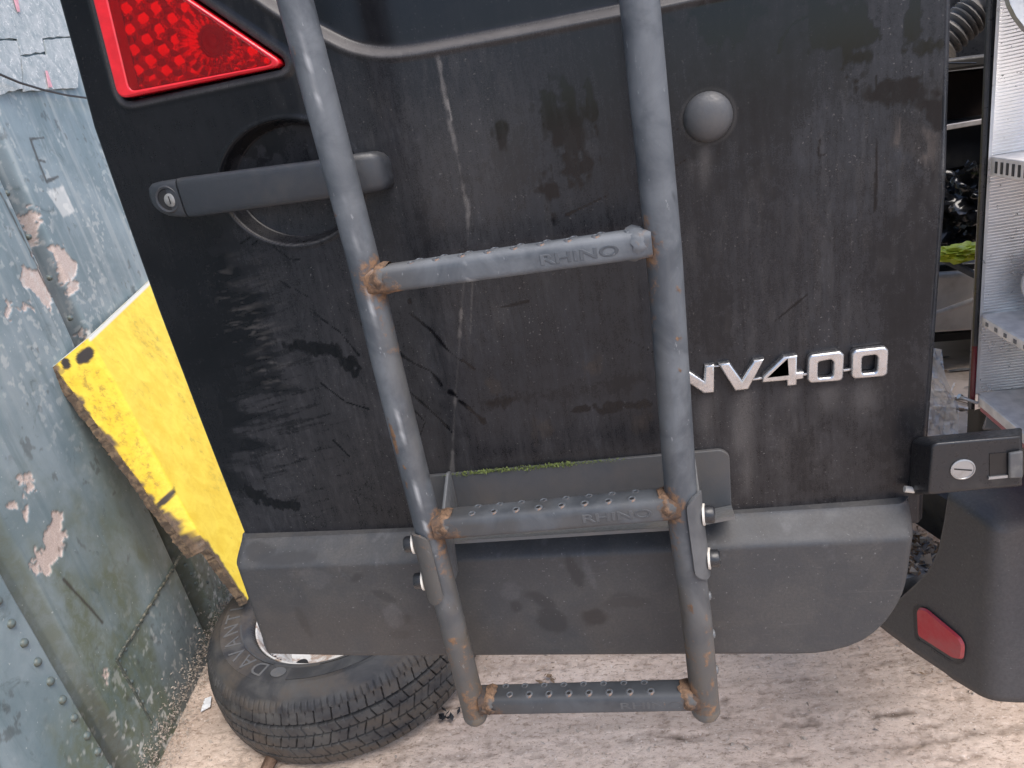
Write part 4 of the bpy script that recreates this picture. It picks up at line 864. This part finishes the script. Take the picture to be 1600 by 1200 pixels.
# rear reflector in the bumper
rf = round_poly([(1434, 949), (1447, 950), (1502, 996), (1508, 1008), (1506, 1030), (1494, 1029), (1436, 992)], 6, 4)
rv = [atp(x, y, bo - bn * .002, bn) for x, y in rf]; n = len(rv); cen_ = np.mean(rv, 0); rv2 = [lerp(q, cen_, .06) - bn * .0035 for q in rv]
mb = MB(); mb.add(rv + rv2, [tuple(range(n, 2 * n))] + [(i, (i + 1) % n, n + (i + 1) % n, n + i) for i in range(n)]); fixn(mb.build('reflector', MREFLECT, bumper))
rl = round_poly([(1427, 946), (1446, 947), (1503, 995), (1509, 1008), (1507, 1037), (1491, 1038), (1430, 998)], 7, 4)
lv = [atp(x, y, bo + bn * .0005, bn) for x, y in rl]; lv1 = [q - bn * .0012 for q in lv]; lv2 = [lerp(q, cen_, .10) - bn * .0010 for q in lv]; lv3 = [lerp(q, cen_, .12) - bn * .0002 for q in lv]; n = len(lv)
mb = MB(); mb.add(lv + lv1 + lv2 + lv3, [(k_ * n + i, k_ * n + (i + 1) % n, (k_ + 1) * n + (i + 1) % n, (k_ + 1) * n + i) for k_ in range(3) for i in range(n)])
fixn(mb.build('reflector_surround', MBLK, bumper))

# ---- broken-open tail lamp housing
LY = .20; lx = at(1533, 330, LY)[0]
th_root = MB(); zlo, zhi = at(1520, 640, LY)[2], 1.36
rib = []; nrib = int((zhi - zlo) / .0036); xs_ = [lx + .002, lx + .004, lx + .008, lx + .06, lx + .13, lx + .26]; yo = [-.006, -.002, 0, 0, 0, 0]
rv = []; 
for i in range(nrib):
    z0 = zlo + i * .0036
    for zz_, d_ in ((z0, 0), (z0 + .0026, -.0022), (z0 + .0029, 0)):
        for x_, y_ in zip(xs_, yo): rv.append((x_, LY + y_ + (d_ if x_ > lx + .012 else 0), zz_ + (x_ - lx) * .03))
lamp = obj('tail_lamp', np.array(rv), gridf(len(xs_), nrib * 3), MSIL, van, sharp=20)
def slab(name, x0, x1, y0, y1, z0, z1, mat, parent, bv=.0012, tilt=0):
    mb = MB(); mb.box(((x0 + x1) / 2, (y0 + y1) / 2, (z0 + z1) / 2), (x1 - x0, y1 - y0, z1 - z0)); o = mb.build(name, mat, parent)
    if bv: bevel(o, bv, 2)
    return o
MSHELF = plain('frosted_silver_shelf', (.74, .71, .69), .45, .3)
MLIP = plain('pale_moulded_lip', (.74, .69, .64), .45, .1)
for k_, (px_, py_, h_) in enumerate([(1552, 243, .020), (1537, 490, .011), (1530, 612, .012)]):
    z_ = at(px_, py_, LY)[2]
    slab('lamp_shelf', lx + .006, lx + .26, -.16, LY - .001, z_ - .004, z_, MSHELF, lamp)
    x0 = lx + .002
    lip = slab('shelf_lip', x0, x0 + .0045, -.16, LY - .012, z_ - h_, z_ + .0008, MLIP, lamp)
    if k_ < 2:
        s0 = None
        for i in range(14):
            yy = LY - .026 - i * (.0125 if k_ == 0 else .022)
            sz = (.001, .0045, h_ * .62) if k_ == 0 else (.001, .006, .0045)
            c_ = (x0 - .0002, yy, z_ - h_ * .5)
            if s0 is None: mb = MB(); mb.box(c_, sz); s0 = mb.build('lip_slot', MSEAL if k_ == 0 else MGREY, lamp, smooth=False)
            else: copy_obj(s0, c_, lamp)
mb = MB(); mb.tube([at(1549, -60, LY - .006), at(1546, 0, LY - .006), at(1534, 300, LY - .006), at(1523, 540, LY - .006)], .0032, 8); mb.build('lamp_edge', MBLK, lamp)
mb = MB(); mb.tube([at(1523, 540, LY - .006), at(1519, 628, LY - .006)], .0032, 8); mb.build('red_lens_remnant', plain('dark_red_lens', (.11, .008, .016), .25), lamp)
z_ = at(1530, 612, LY)[2] - .0135
slab('red_lens_foot', lx + .004, lx + .24, -.16, LY - .015, z_ - .006, z_, plain('dusty_red_lens', (.42, .10, .11), .3), lamp)
mb = MB(); mb.tube([at(1500, 620, LY - .01), at(1527, 630, LY - .014)], .0022, 8); mb.tube([at(1498, 619, LY - .01), at(1502, 621, LY - .01)], .0036, 8); mb.build('lamp_stud', MSTEEL, lamp)
# chromed curved bowl inside, top right
mb = MB(); mb.lathe(at(1718, -62, LY - .05), (0, -1, .2), [(.085, 0), (.083, .004), (.07, .002), (.05, -.008), (.02, -.016), (.0005, -.018)], 40); mb.build('lamp_bowl', MSTEEL, lamp)
mb = MB(); mb.lathe(at(1640, 440, LY - .02), (0, -1, .1), [(.030, 0), (.034, .012), (.026, .02), (.012, .022), (.0005, .022)], 24); mb.build('bulb_holder', MPALE, lamp)
# lamp back box, pillar, load space
slab('lamp_back', lx + .001, lx + .26, LY + .001, LY + .012, zlo, zhi, MBLK, lamp, 0)
slab('lamp_outer_wall', lx + .255, lx + .26, -.16, LY, zlo, zhi, MSIL, lamp, 0)
rear_o = np.array([lx + .002, LY + .02, 0]); vl = np.array([.94, .342, 0]); vw = np.array([-.342, .94, 0])
def vbox(name, a0, a1, b0, b1, z0, z1, mat, parent=van):
    c_ = rear_o + vl * (a0 + a1) / 2 + vw * (b0 + b1) / 2 + ZUP * (z0 + z1) / 2
    mb = MB(); mb.box(c_, (a1 - a0, b1 - b0, z1 - z0), np.stack([vl, vw, ZUP], 1)); return mb.build(name, mat, parent, smooth=False)
vbox('load_floor', .004, 2.2, .16, 1.62, .50, .545, MPLY)
vbox('rear_sill', -.012, .003, .0, 1.62, .476, .546, MDARK)
vbox('side_wall', .03, 2.2, -.012, .028, .50, 1.5, MDARK)
vbox('side_wall', .0, 2.2, 1.62, 1.66, .45, 1.5, MINT)
vbox('bulkhead', 2.2, 2.24, -.012, 1.66, .50, 1.5, MINT)
vbox('rear_step', -.12, -.012, -.02, 1.55, .425, .462, worn('scuffed_pale_step', (.20, .20, .20), (.10, .095, .09), .6, (.4, .65), 30, .2))
vbox('lower_pillar', .03, .09, -.03, .01, .46, zlo, MDARK)
p0 = at(1560, 660, LY - .03); mb = MB(); mb.add([at(1534, 672, .17), at(1545, 636, .17), at(1566, 640, .15), at(1590, 672, .12), at(1534, 672, .19), at(1545, 636, .19), at(1566, 640, .19), at(1590, 672, .19)], [(0, 1, 2, 3), (4, 5, 6, 7), (0, 1, 5, 4), (1, 2, 6, 5), (2, 3, 7, 6), (3, 0, 4, 7)])
bevel(fixn(mb.build('clear_lamp_clip', mat_film('smoky_plastic', (.16, .16, .17), .8, .1), lamp)), .003)

# ================================================================== LADDER bolted to the door
LYR = -.085
ladder = empty('ladder', at(880, 1090, LYR), 'rusty slate grey tubular ladder with three rungs bolted to the black van door', 'ladder')
def rail(name, px, rads):
    pts = np.array([at(x, y, LYR) for x, y in px]); dz = np.r_[0, np.cumsum(np.linalg.norm(np.diff(pts, axis=0), axis=1))]
    n = int(dz[-1] / .006); t = np.linspace(0, dz[-1], n); C_ = np.stack([np.interp(t, dz, pts[:, i]) for i in range(3)], 1); rr = np.interp(t, dz, rads)
    m = 28; a = np.linspace(0, 2 * PI, m, endpoint=False)
    V_ = C_[:, None, :] + np.stack([np.cos(a), np.sin(a), 0 * a], -1)[None] * rr[:, None, None]
    return C_, V_, rr
JL = [(580, 437), (682, 818), (752, 1092)]; JR = [(1018, 376), (1062, 784), (1092, 1084)]
JLw = [at(*p, LYR) for p in JL]; JRw = [at(*p, LYR) for p in JR]
RL = [(382, -320), (444, -75), (461, 0), (566, 400), (603, 560), (668, 820), (742, 1112)]; RR = [(979, -320), (994, -75), (999, 0), (1037, 390), (1065, 790), (1088, 960), (1102, 1104)]
rail_pts = []
for side, px, rads, J in ((-1, RL, [.0150, .0150, .0150, .0148, .0148, .0146, .0146], JLw), (1, RR, [.0155] * 7, JRw)):
    C_, V_, rr = rail('rail', px, rads); rail_pts.append((C_, rr)); n, m = V_.shape[:2]
    ww_ = np.zeros((n, m, 4)); X_, Y_, Z_ = V_[..., 0], V_[..., 1], V_[..., 2]
    aa_ = np.arctan2(Y_ - C_[:, None, 1], X_ - C_[:, None, 0])
    rustv = np.zeros((n, m))
    for ji, j in enumerate(J):
        dd = np.hypot(X_ - j[0] - side * -.010, np.hypot((Z_ - j[2]) * .9, (Y_ - j[1]) * .6)); rustv = np.maximum(rustv, .62 * sstep(.034, .012, dd))
        below = sstep(0, .015, j[2] - Z_) * sstep(.16, .02, j[2] - Z_) * np.clip(-side * np.cos(aa_) + .35, 0, 1); rustv = np.maximum(rustv, .42 * below)
    nz = fbm(Z_ * 1.0, aa_ * .03, 30, 4, 120 + side)
    spots = {-1: [(615, 690, .004, .028), (607, 660, .003, .012), (520, 335, .004, .005), (633, 730, .003, .006), (462, 80, .003, .005), (708, 1000, .010, .006), (636, 760, .003, .01), (672, 905, .003, .03)], 1: [(1060, 452, .004, .004), (1062, 530, .004, .004), (1064, 580, .003, .003), (1058, 640, .003, .003), (1080, 950, .005, .01), (1115, 930, .004, .006)]}[side]
    for x, y, a, b in spots:
        q = at(x, y, LYR - .014); rustv = np.maximum(rustv, .85 * np.exp(-(((X_ - q[0]) / a) ** 2 + ((Z_ - q[2]) / b) ** 2) * lerp(.5, 2.4, fbm(X_ + Y_, Z_, 160, 3, 139))) * (Y_ < LYR))
    lowr = sstep(JLw[1][2] + .02, JLw[2][2], Z_); rustv = np.maximum(rustv, .47 * lowr * lerp(.6, 1.1, sstep(.4, .62, fbm(Z_, aa_ * .06, 28, 4, 151))))
    ww_[..., 0] = rustv; ww_[..., 1] = np.clip(.85 * lowr + .5 * np.clip(-side * np.cos(aa_), 0, 1) * sstep(.3, .6, nz) * sstep(1.2, .9, Z_), 0, 1)
    scr = np.exp(-((aa_ + PI / 2 - (.25 if side < 0 else -.35) - .25 * (nz - .5)) / .04) ** 2) * sstep(.42, .6, fbm(Z_, Z_ * 0, 40, 3, 131)) * (Z_ > JLw[1][2])
    ww_[..., 2] = .75 * scr * sstep(1.26, 1.2, Z_)
    ww_[..., 3] = .6 * sstep(.80, .84, fbm(Z_ * 1.2, aa_ * .05, 95, 3, 137))
    i = np.arange(n - 1)[:, None] * m; jx = np.arange(m)[None, :]; j2 = (jx + 1) % m
    f_ = np.stack([i + jx, i + m + jx, i + m + j2, i + j2], -1).reshape(-1, 4)
    o = obj('rail', V_.reshape(-1, 3), f_, MLAD, ladder, attrs={'wear_tone': ww_.reshape(-1, 4)}, sharp=False)
    # rounded end cap
    e = C_[-1]; mb = MB(); r_e = rr[-1]
    mb.lathe(e + np.array([0, 0, .004]), (0, 0, -1), [(r_e * .99, 0), (r_e * 1.02, .006), (r_e * 1.0, .010), (r_e * .85, .0145), (r_e * .5, .018), (.0004, .0195)], 24); mb.build('end_cap', worn('worn_end_plug', (.07, .076, .08), (.13, .10, .07), .6, (.42, .66), 50, .3), ladder)
# sleeve seam on the left rail
# rungs
RP = round_poly([(-.0150, -.0125), (.0150, -.0125), (.0150, .0115), (-.0150, .0115)], [.006, .006, .009, .009], 5)   # (depth, height), top last
dimple_mesh = None
for k_, (a, b) in enumerate(zip(JLw, JRw)):
    ax = b - a; L_ = np.linalg.norm(ax); ax /= L_; dp = np.array([0, 1., 0]); upv = np.cross(ax, dp); upv *= np.sign(upv[2])
    n = 90; t = np.linspace(0, L_, n); m = len(RP)
    sc_ = [1.0, 1.03, .98][k_]
    V_ = a + t[:, None, None] * ax + sc_ * (RP[:, 0][None, :, None] * dp + RP[:, 1][None, :, None] * upv)
    ww_ = np.zeros((n, m, 4)); fr_ = np.minimum(t, L_ - t)[:, None]; hgt = RP[:, 1][None, :]; dpt = RP[:, 0][None, :]
    rl_ = [1.0, .95, .9][k_]; tb = t[:, None] + 0 * hgt
    lft = sstep(.062, .012, tb + .9 * (hgt + .0125)) * rl_; rgt = sstep(.035, .010, (L_ - tb) + .4 * np.abs(hgt)) * [.45, .9, .85][k_]
    ww_[..., 0] = np.maximum(lft, rgt) * .8 + .34 * sstep(-.006, -.0125, hgt) * [.0, 1, 1][k_] * sstep(.35, .65, fbm(tb, hgt, 30, 3, 141))
    ww_[..., 1] = np.clip([.0, .45, .15][k_] * sstep(.4, .6, fbm(tb, hgt * 3, 25, 3, 143)) + .6 * sstep(.07, .02, tb), 0, 1)
    if k_ == 0:
        ww_[..., 2] = .4 * sstep(.4, .6, fbm(tb, hgt, 200, 3, 149)) * np.exp(-(((tb - .098) / .004) ** 4)) * (dpt < 0) * (hgt < .006) + .18 * sstep(.006, .0115, hgt) * (dpt < 0)
    else:
        ww_[..., 3] = np.maximum((.72 if k_ == 2 else .45) * sstep(-.004, .010, hgt), [0, .30, .45][k_])
    i = np.arange(n - 1)[:, None] * m; jx = np.arange(m)[None, :]; j2 = (jx + 1) % m
    f_ = np.stack([i + jx, i + j2, i + m + j2, i + m + jx], -1).reshape(-1, 4)
    rung = obj('rung', V_.reshape(-1, 3), f_, MLAD, ladder, attrs={'wear_tone': ww_.reshape(-1, 4)}, sharp=50)
    bm = bmesh.new(); bm.from_mesh(rung.data); bmesh.ops.recalc_face_normals(bm, faces=bm.faces); bm.to_mesh(rung.data); bm.free()
    # pressed grip holes: two staggered rows of raised dimples with dark centres
    nh = 8 if k_ != 2 else 8
    MDIM = MLAD
    cnt = 0; proto = None
    for row, (yd, off) in enumerate(((-.0058, 0.0), (.0072, .5))):
        for i_ in range(nh):
            tt_ = L_ * (.17 + (i_ + (off - .35 if row else 0)) * .093) if k_ != 2 else L_ * (.15 + (i_ + (off - .8 if row else 0)) * .092)
            c_ = a + ax * tt_ + dp * yd * sc_ + upv * (.0115 * sc_ - (.0011 if row == 0 else .0016))
            if tt_ < .03 or tt_ > L_ - .025: continue
            if proto is None:
                mb = MB(); nrm = upv * .97 + dp * -.12
                mb.lathe(c_, nrm, [(.0058, -.002), (.0052, .0002), (.0036, .0014), (.0027, .0017), (.0021, .0008)], 12, 0, (False, False)); mb.lathe(c_, nrm, [(.0023, .0009), (.0001, .0009)], 10, 1, (False, False))
                proto = mb.build('grip_hole', [worn('dimple_paint', (.080, .090, .102), (.16, .08, .04), .55, (.48, .62), 160, .2) if k_ == 0 else bpy.data.materials['dimple_paint'], MSEAL], rung)
            else: copy_obj(proto, c_, rung)
    # pressed lettering on the front face
    tx0 = [.76, .755, .79][k_]; o_ = a + ax * L_ * tx0 - dp * .0150 * sc_ - upv * (.0015 if k_ == 0 else .001)
    def onrung(v, o_=o_): return o_ + v[:, :1] * ax + v[:, 1:2] * upv - v[:, 2:3] * dp
    lt = text_obj('lettering', 'RHINO', .0125, onrung, .0002 if k_ < 2 else .0001, MLAD, rung, 1.75, .00035 if k_ < 2 else .0001)
    lt.data.attributes.new('wear_tone', 'FLOAT_COLOR', 'POINT').data.foreach_set('color', np.tile([.1 * k_, .3 * (k_ > 0), 0, .10], (len(lt.data.vertices), 1)).astype(np.float32).ravel())
    # weld beads
    for sgn, j, rr in ((1, a, .0150), (-1, b, .0155)):
        ring = []; c_ = j + ax * sgn * .0125
        nb_ = 28; V2 = []
        for q_ in range(3):
            for i_ in range(nb_):
                an = 2 * PI * i_ / nb_; base_ = np.array([math.cos(an) * .0158, math.sin(an) * .0142])
                bul = [.0, .0036, .0008][q_] * (1 + .45 * math.sin(i_ * 2.3 + k_) + rng.normal() * .2)
                off_ = [-.004, .0025, .0085][q_] - .0045 * (base_[0] / .0158) ** 2
                V2.append(c_ + ax * sgn * (off_ + .001 * rng.normal()) + dp * base_[0] * (1 + bul * 60 * .5) + upv * base_[1] * (1 + bul * 60 * .5) * .96)
        mb = MB(); mb.add(V2, [(q_ * nb_ + i_, q_ * nb_ + (i_ + 1) % nb_, (q_ + 1) * nb_ + (i_ + 1) % nb_, (q_ + 1) * nb_ + i_) for q_ in range(2) for i_ in range(nb_)])
        paint = (k_ == 0 and sgn < 0)
        o = mb.build('weld_bead', MLAD if paint else MRUST, ladder, sharp=False); fixn(o)
        if paint: o.data.attributes.new('wear_tone', 'FLOAT_COLOR', 'POINT').data.foreach_set('color', np.tile([.3, 0, .05, 0], (len(o.data.vertices), 1)).astype(np.float32).ravel())

# bracket plate clamped round the bottom of the door
zpl = [(652, 746), (1128, 703.5), (1140, 712), (1143, 790), (1143, 802), (1118, 806), (652, 842)]
pl = [at(x, y, -.004) for x, y in zpl]
bp = curve_plate('bracket_plate', [round_poly([(p[0], p[2]) for p in pl], [.002, .006, .004, .001, .001, .002, .002], 4)], .0025, .0060, .0008, MPLATE, ladder)
lipq = [(700, 836), (1060, 806), (1143, 789), (1145, 806), (1136, 814), (1060, 822), (700, 846)]
MLIPS = worn('pale_bracket_lip', (.105, .112, .12), (.15, .14, .13), .45, (.45, .7), 18, .2)
lp = MB(); A_ = [at(x, y, -.0042) for x, y in lipq[:3]]; B_ = [at(x, y, -.046) for x, y in ((1148, 806), (1062, 823), (700, 846))]
lp.add(A_ + B_ + [q - ZUP * .004 for q in A_ + B_], [(0, 1, 4, 5), (1, 2, 3, 4), (6, 7, 10, 11)[::-1], (7, 8, 9, 10)[::-1], (0, 1, 7, 6), (1, 2, 8, 7), (2, 3, 9, 8), (3, 4, 10, 9), (4, 5, 11, 10), (5, 0, 6, 11)])
fixn(lp.build('bracket_lip', MLIPS, ladder, smooth=False))
# gusset arms from plate to rails
def arm(name, px_top, px_bot, zt_off, side):
    pass
for side, (C_, rr), ytop, ybot in ((-1, rail_pts[0], 766, 900), (1, rail_pts[1], 745, 880)):
    xq = (at(701, 766, -.02)[0] if side < 0 else at(1092, 780, -.05)[0])
    z0 = at(700, ytop, -.05)[2] if side < 0 else at(1090, ytop, -.05)[2]; z1 = at(700, ybot, -.06)[2] if side < 0 else at(1090, ybot, -.06)[2]
    prof_ = [(-.004, z0), (-.012, z0 + .002), (-.070, z0 - .035), (-.078, z1 + .02), (-.070, z1), (-.052, z1), (-.040, lerp(z0, z1, .55)), (-.004, lerp(z0, z1, .5))]
    v = [(xq - .0018, y_, z_) for y_, z_ in prof_] + [(xq + .0018, y_, z_) for y_, z_ in prof_]; n = len(prof_)
    mb = MB(); mb.add(v, [tuple(range(n)), tuple(range(2 * n - 1, n - 1, -1))] + [(i, (i + 1) % n, n + (i + 1) % n, n + i) for i in range(n)])
    bevel(fixn(mb.build('gusset', MLIPS if side < 0 else MPLATE, ladder, smooth=False)), .0006, 2)
# saddle tabs hugging the rails and their bolts
def rail_at(C_, z): return np.array([np.interp(z, C_[::-1, 2], C_[::-1, i]) for i in range(3)])
for side, (C_, rr), (zt_, zb_), (a0, a1) in ((-1, rail_pts[0], (at(652, 836, -.1)[2], at(680, 944, -.1)[2]), (180, 285)), (1, rail_pts[1], (at(1097, 776, -.1)[2], at(1100, 908, -.1)[2]), (-78, 20))):
    nz_, na_ = 26, 14; V1 = []; V2 = []
    for i in range(nz_):
        s = i / (nz_ - 1); z_ = lerp(zt_, zb_, s); c_ = rail_at(C_, z_); pin = 1 - (max(0, s - .86) / .14) ** 2 * .75 - (max(0, .10 - s) / .10) ** 2 * .6
        for j in range(na_):
            t_ = (j / (na_ - 1) - .5) * pin + .5; an = math.radians(lerp(a0, a1, t_)); r1 = rr[0] + .0012; d_ = np.array([math.cos(an), math.sin(an), 0])
            V1.append(c_ + d_ * r1); V2.append(c_ + d_ * (r1 + .0032))
    N_ = nz_ * na_; g_ = gridf(na_, nz_); fs = [tuple(q + N_) for q in g_] + [tuple(q[::-1]) for q in g_]
    loop = list(range(na_)) + [i * na_ + na_ - 1 for i in range(1, nz_)] + [(nz_ - 1) * na_ + j for j in range(na_ - 2, -1, -1)] + [i * na_ for i in range(nz_ - 2, 0, -1)]
    fs += [(loop[i], loop[(i + 1) % len(loop)], N_ + loop[(i + 1) % len(loop)], N_ + loop[i]) for i in range(len(loop))]
    mb = MB(); mb.add(V1 + V2, fs); o = fixn(mb.build('saddle_tab', MLAD, ladder, sharp=45))
    o.data.attributes.new('wear_tone', 'FLOAT_COLOR', 'POINT').data.foreach_set('color', np.tile([.30 if side < 0 else .08, .75 if side < 0 else .35, 0, 0], (2 * N_, 1)).astype(np.float32).ravel())
    bp_ = [(634, 850), (652, 907)] if side < 0 else [(1112, 803), (1116, 872)]
    for (bx_, by_) in bp_:
        q = at(bx_, by_, LYR - .002); c_ = rail_at(C_, q[2]); o_ = c_ + np.array([side * (rr[0] + .0035), -.002, 0])
        mb = MB(); mb.lathe(o_, (side, -.12, 0), [(.0108, 0), (.0108, .0022)], 20); w_ = mb.build('washer', MWASH, ladder)
        mb = MB(); mb.lathe(o_ + np.array([side * .0022, 0, 0]), (side, -.12, 0), [(.0088, 0), (.0088, .0075), (.0075, .0092), (.0040, .0095), (.0036, .0055), (.0001, .0055)], 18); mb.build('bolt', MBLK, ladder)
for x_, y_ in ((1120, 932), (1122, 992), (1122, 1048)):
    C_ = rail_pts[1][0]; q = at(x_, y_, LYR); c_ = rail_at(C_, q[2]); mb = MB(); mb.lathe(c_ + np.array([.0148, .002, 0]), (1, 0, 0), [(.0052, 0), (.0045, .002), (.0015, .003)], 10); mb.build('rivet_head', MLIPS, ladder)
# little notched strap behind the left rail
# moss along the plate's top edge
mb = MB()
for i in range(900):
    t = rng.beta(1.5, 1.6); x, y = lerp(690, 985, t), lerp(743, 716.5, t); q = at(x, y - 1 + rng.normal() * 1.2, -.003); s = rng.uniform(.0003, .0010) * (1.25 if .1 < t < .7 else .7)
    q = q + np.array([rng.normal() * .002, -abs(rng.normal()) * .0016, rng.normal() * .0006])
    mb.add(q + rng.normal(size=(4, 3)) * s, [(0, 1, 2), (0, 2, 3), (0, 3, 1), (1, 3, 2)])
tag(mb.build('moss', MMOSS, smooth=False), 'bright green moss growing along the top edge of the ladder bracket', 'moss', None, 'stuff')

# ================================================================== JUNK in the load space, seen through the gap
JY = .62
def junk(name, px4, y0, depth, mat, label, cat, bv=.004):
    f_ = [at(x, y, y0) for x, y in px4]; n = len(f_); g_ = [q + np.array([depth * .4, depth, 0]) for q in f_]
    mb = MB(); mb.add(f_ + g_, [tuple(range(n))] + [(i, n + i, n + (i + 1) % n, (i + 1) % n) for i in range(n)] + [tuple(range(2 * n - 1, n - 1, -1))])
    o = fixn(mb.build(name, mat)); bevel(o, bv, 2); tag(o, label, cat); return o
mb = MB(); hp = [at(1470, 70, JY), at(1500, 40, JY), at(1525, 18, JY), at(1560, 0, JY), at(1620, -20, JY)]
hp = [np.array([np.interp(t, np.linspace(0, 1, 5), [q[i] for q in hp]) for i in range(3)]) for t in np.linspace(0, 1, 60)]
mb.tube(hp, [.027 + .0035 * math.cos(i * 1.35) for i in range(60)], 14); tag(mb.build('conduit_hose', MHOSE), 'grey corrugated hose at the top of the gap beside the door', 'hose')
junk('tool_case', [(1440, 116), (1600, 96), (1600, 78), (1440, 98)], .70, .2, MGREY if 0 else worn('dull_grey_case', (.055, .052, .05), (.09, .08, .07), .6, (.4, .7), 20, .1), 'dull grey case lying across the junk below the hose', 'case')
mb = MB(); mb.tube([at(1480, 99, .66), at(1525, 99, .66)], .0016, 6); tag(mb.build('thin_cable', MGREY), 'thin grey cable end lying on the dull grey case', 'cable')
junk('brown_board', [(1430, 210), (1600, 188), (1600, 100), (1430, 118)], .82, .03, MBROWN, 'dark brown board standing in the shade below the grey case', 'board')
junk('black_crate', [(1430, 276), (1600, 246), (1600, 182), (1430, 206)], .66, .3, MDARK, 'black crate with a pale strip along its top edge', 'crate')
junk('pale_strip', [(1430, 212), (1600, 183), (1600, 175), (1430, 204)], .645, .012, MPALE, 'narrow pale strip lying on the black crate', 'strip', .001)
junk('dark_filler', [(1400, -90), (1640, -110), (1640, 84), (1400, 104)], .98, .3, MBLK, 'dark box added to fill the black gap behind the corrugated hose', 'crate')  # dark box added behind the hose so no sky shows in the gap
def crumple(name, c, size, mat, label, cat, seed, amp=.32, sub=5, freq=3.0, sharp=12):
    bm = bmesh.new(); bmesh.ops.create_icosphere(bm, subdivisions=sub, radius=1)
    v = np.array([q.co[:] for q in bm.verts]); f = [tuple(w.index for w in p.verts) for p in bm.faces]; bm.free()
    d = 1 + amp * (np.abs(fbm(v[:, 0] * 1 + v[:, 2], v[:, 1] - v[:, 2] * .7, freq, 5, seed) - .5) * 4 - .6) + amp * .5 * (np.abs(fbm(v[:, 1] + v[:, 2] * 1.3, v[:, 0] - v[:, 2], freq * 2.2, 4, seed + 9) - .5) * 4 - .6)
    v = v * d[:, None] * np.array(size) + c
    o = obj(name, v, f, mat, None, True, sharp=sharp); return tag(o, label, cat)
crumple('bin_bag', at(1505, 325, .66), (.10, .08, .075), MBAG, 'shiny crumpled black bin bag under the black crate', 'bag', 5, .30, 5, 3.2, 60)
crumple('lime_bag', at(1506, 392, .40), (.050, .022, .0120), MYBAG, 'crumpled lime yellow plastic bag below the black bin bag', 'bag', 9, .5, 4, 2.2, 10)
junk('grey_slat', [(1440, 384), (1540, 436), (1540, 445), (1440, 394)], .60, .02, MGREY, 'narrow grey slat slanting down below the lime bag', 'slat', .001)
junk('appliance_panel', [(1420, 524), (1600, 512), (1600, 420), (1420, 432)], .70, .25, MWHITE, 'grubby off-white appliance panel low in the load space', 'panel', .008)
mb = MB(); mb.tube([at(1440, 497, .685), at(1472, 487, .685), at(1522, 469, .685), at(1580, 446, .685)], .0055, 10); tag(mb.build('white_pipe', MPALE), 'thin white pipe resting against the off-white panel', 'pipe')
junk('dark_rail', [(1420, 440), (1600, 424), (1600, 405), (1420, 418)], .72, .2, MBLK, 'black rail on top of the off-white panel', 'rail')
junk('shadow_strip', [(1420, 538), (1600, 524), (1600, 513), (1420, 524)], .73, .2, MSEAL, 'black strip standing in for plinth below the off-white panel', 'shadow', .001)  # black strip in place of the shadow cast under the panel
# crumpled clear polythene bag
gp = []; nuc, nvc = 34, 44
for j in range(nvc):
    for i in range(nuc):
        u_, v_ = i / (nuc - 1), j / (nvc - 1); x = lerp(1425, lerp(1472, 1514, v_ ** 1.3) - 10 * math.sin(v_ * 9) * v_, u_); y = lerp(542, 700, v_) + 8 * (u_ - .5)
        gp.append(at(x, y, .34 + .05 * math.sin(u_ * 3) - .05 * v_ + .05 * (fbm(np.array(u_ * 2.2), np.array(v_ * 3.2), 2.2, 4, 151) - .5)))
tag(obj('clear_bag', np.array(gp), gridf(nuc, nvc), MCLEAR, sharp=25), 'crumpled clear polythene bag hanging out beside the door hinge', 'bag')
# litter on the load floor, dirt on the step
mb = MB()
for i in range(340):
    q = rear_o + vl * rng.uniform(0, .35) + vw * rng.uniform(.06, .7) + ZUP * .548; l = rng.uniform(.004, .03); a = rng.random() * PI; w = rng.uniform(.001, .004)
    d1 = np.array([math.cos(a), math.sin(a), 0]) * l; d2 = np.array([-math.sin(a), math.cos(a), 0]) * w; up_ = np.array([0, 0, w])
    mb.add([q - d1 - d2, q - d1 + d2, q + d1 + d2, q + d1 - d2, q + up_], [(0, 1, 4), (1, 2, 4), (2, 3, 4), (3, 0, 4)], rng.integers(0, 3))
tag(mb.build('floor_litter', [MLEAF, MGREY, MPALE], smooth=False), 'twigs and scraps strewn over the muddy load floor', 'litter', None, 'stuff')
mb = MB()
for i in range(1300):
    q = rear_o + vl * rng.uniform(-.095, -.012) + vw * rng.uniform(-.02, .3) + ZUP * (.464 + abs(rng.normal()) * .006); s = rng.uniform(.0012, .0045)
    mb.add(q + rng.normal(size=(4, 3)) * s, [(0, 1, 2), (0, 2, 3), (0, 3, 1), (1, 3, 2)], rng.integers(0, 2))
tag(mb.build('step_debris', [MLEAF, MSTONE], smooth=False), 'leaf litter and crumbs lying on the rear step in the bumper gap', 'debris', None, 'stuff')
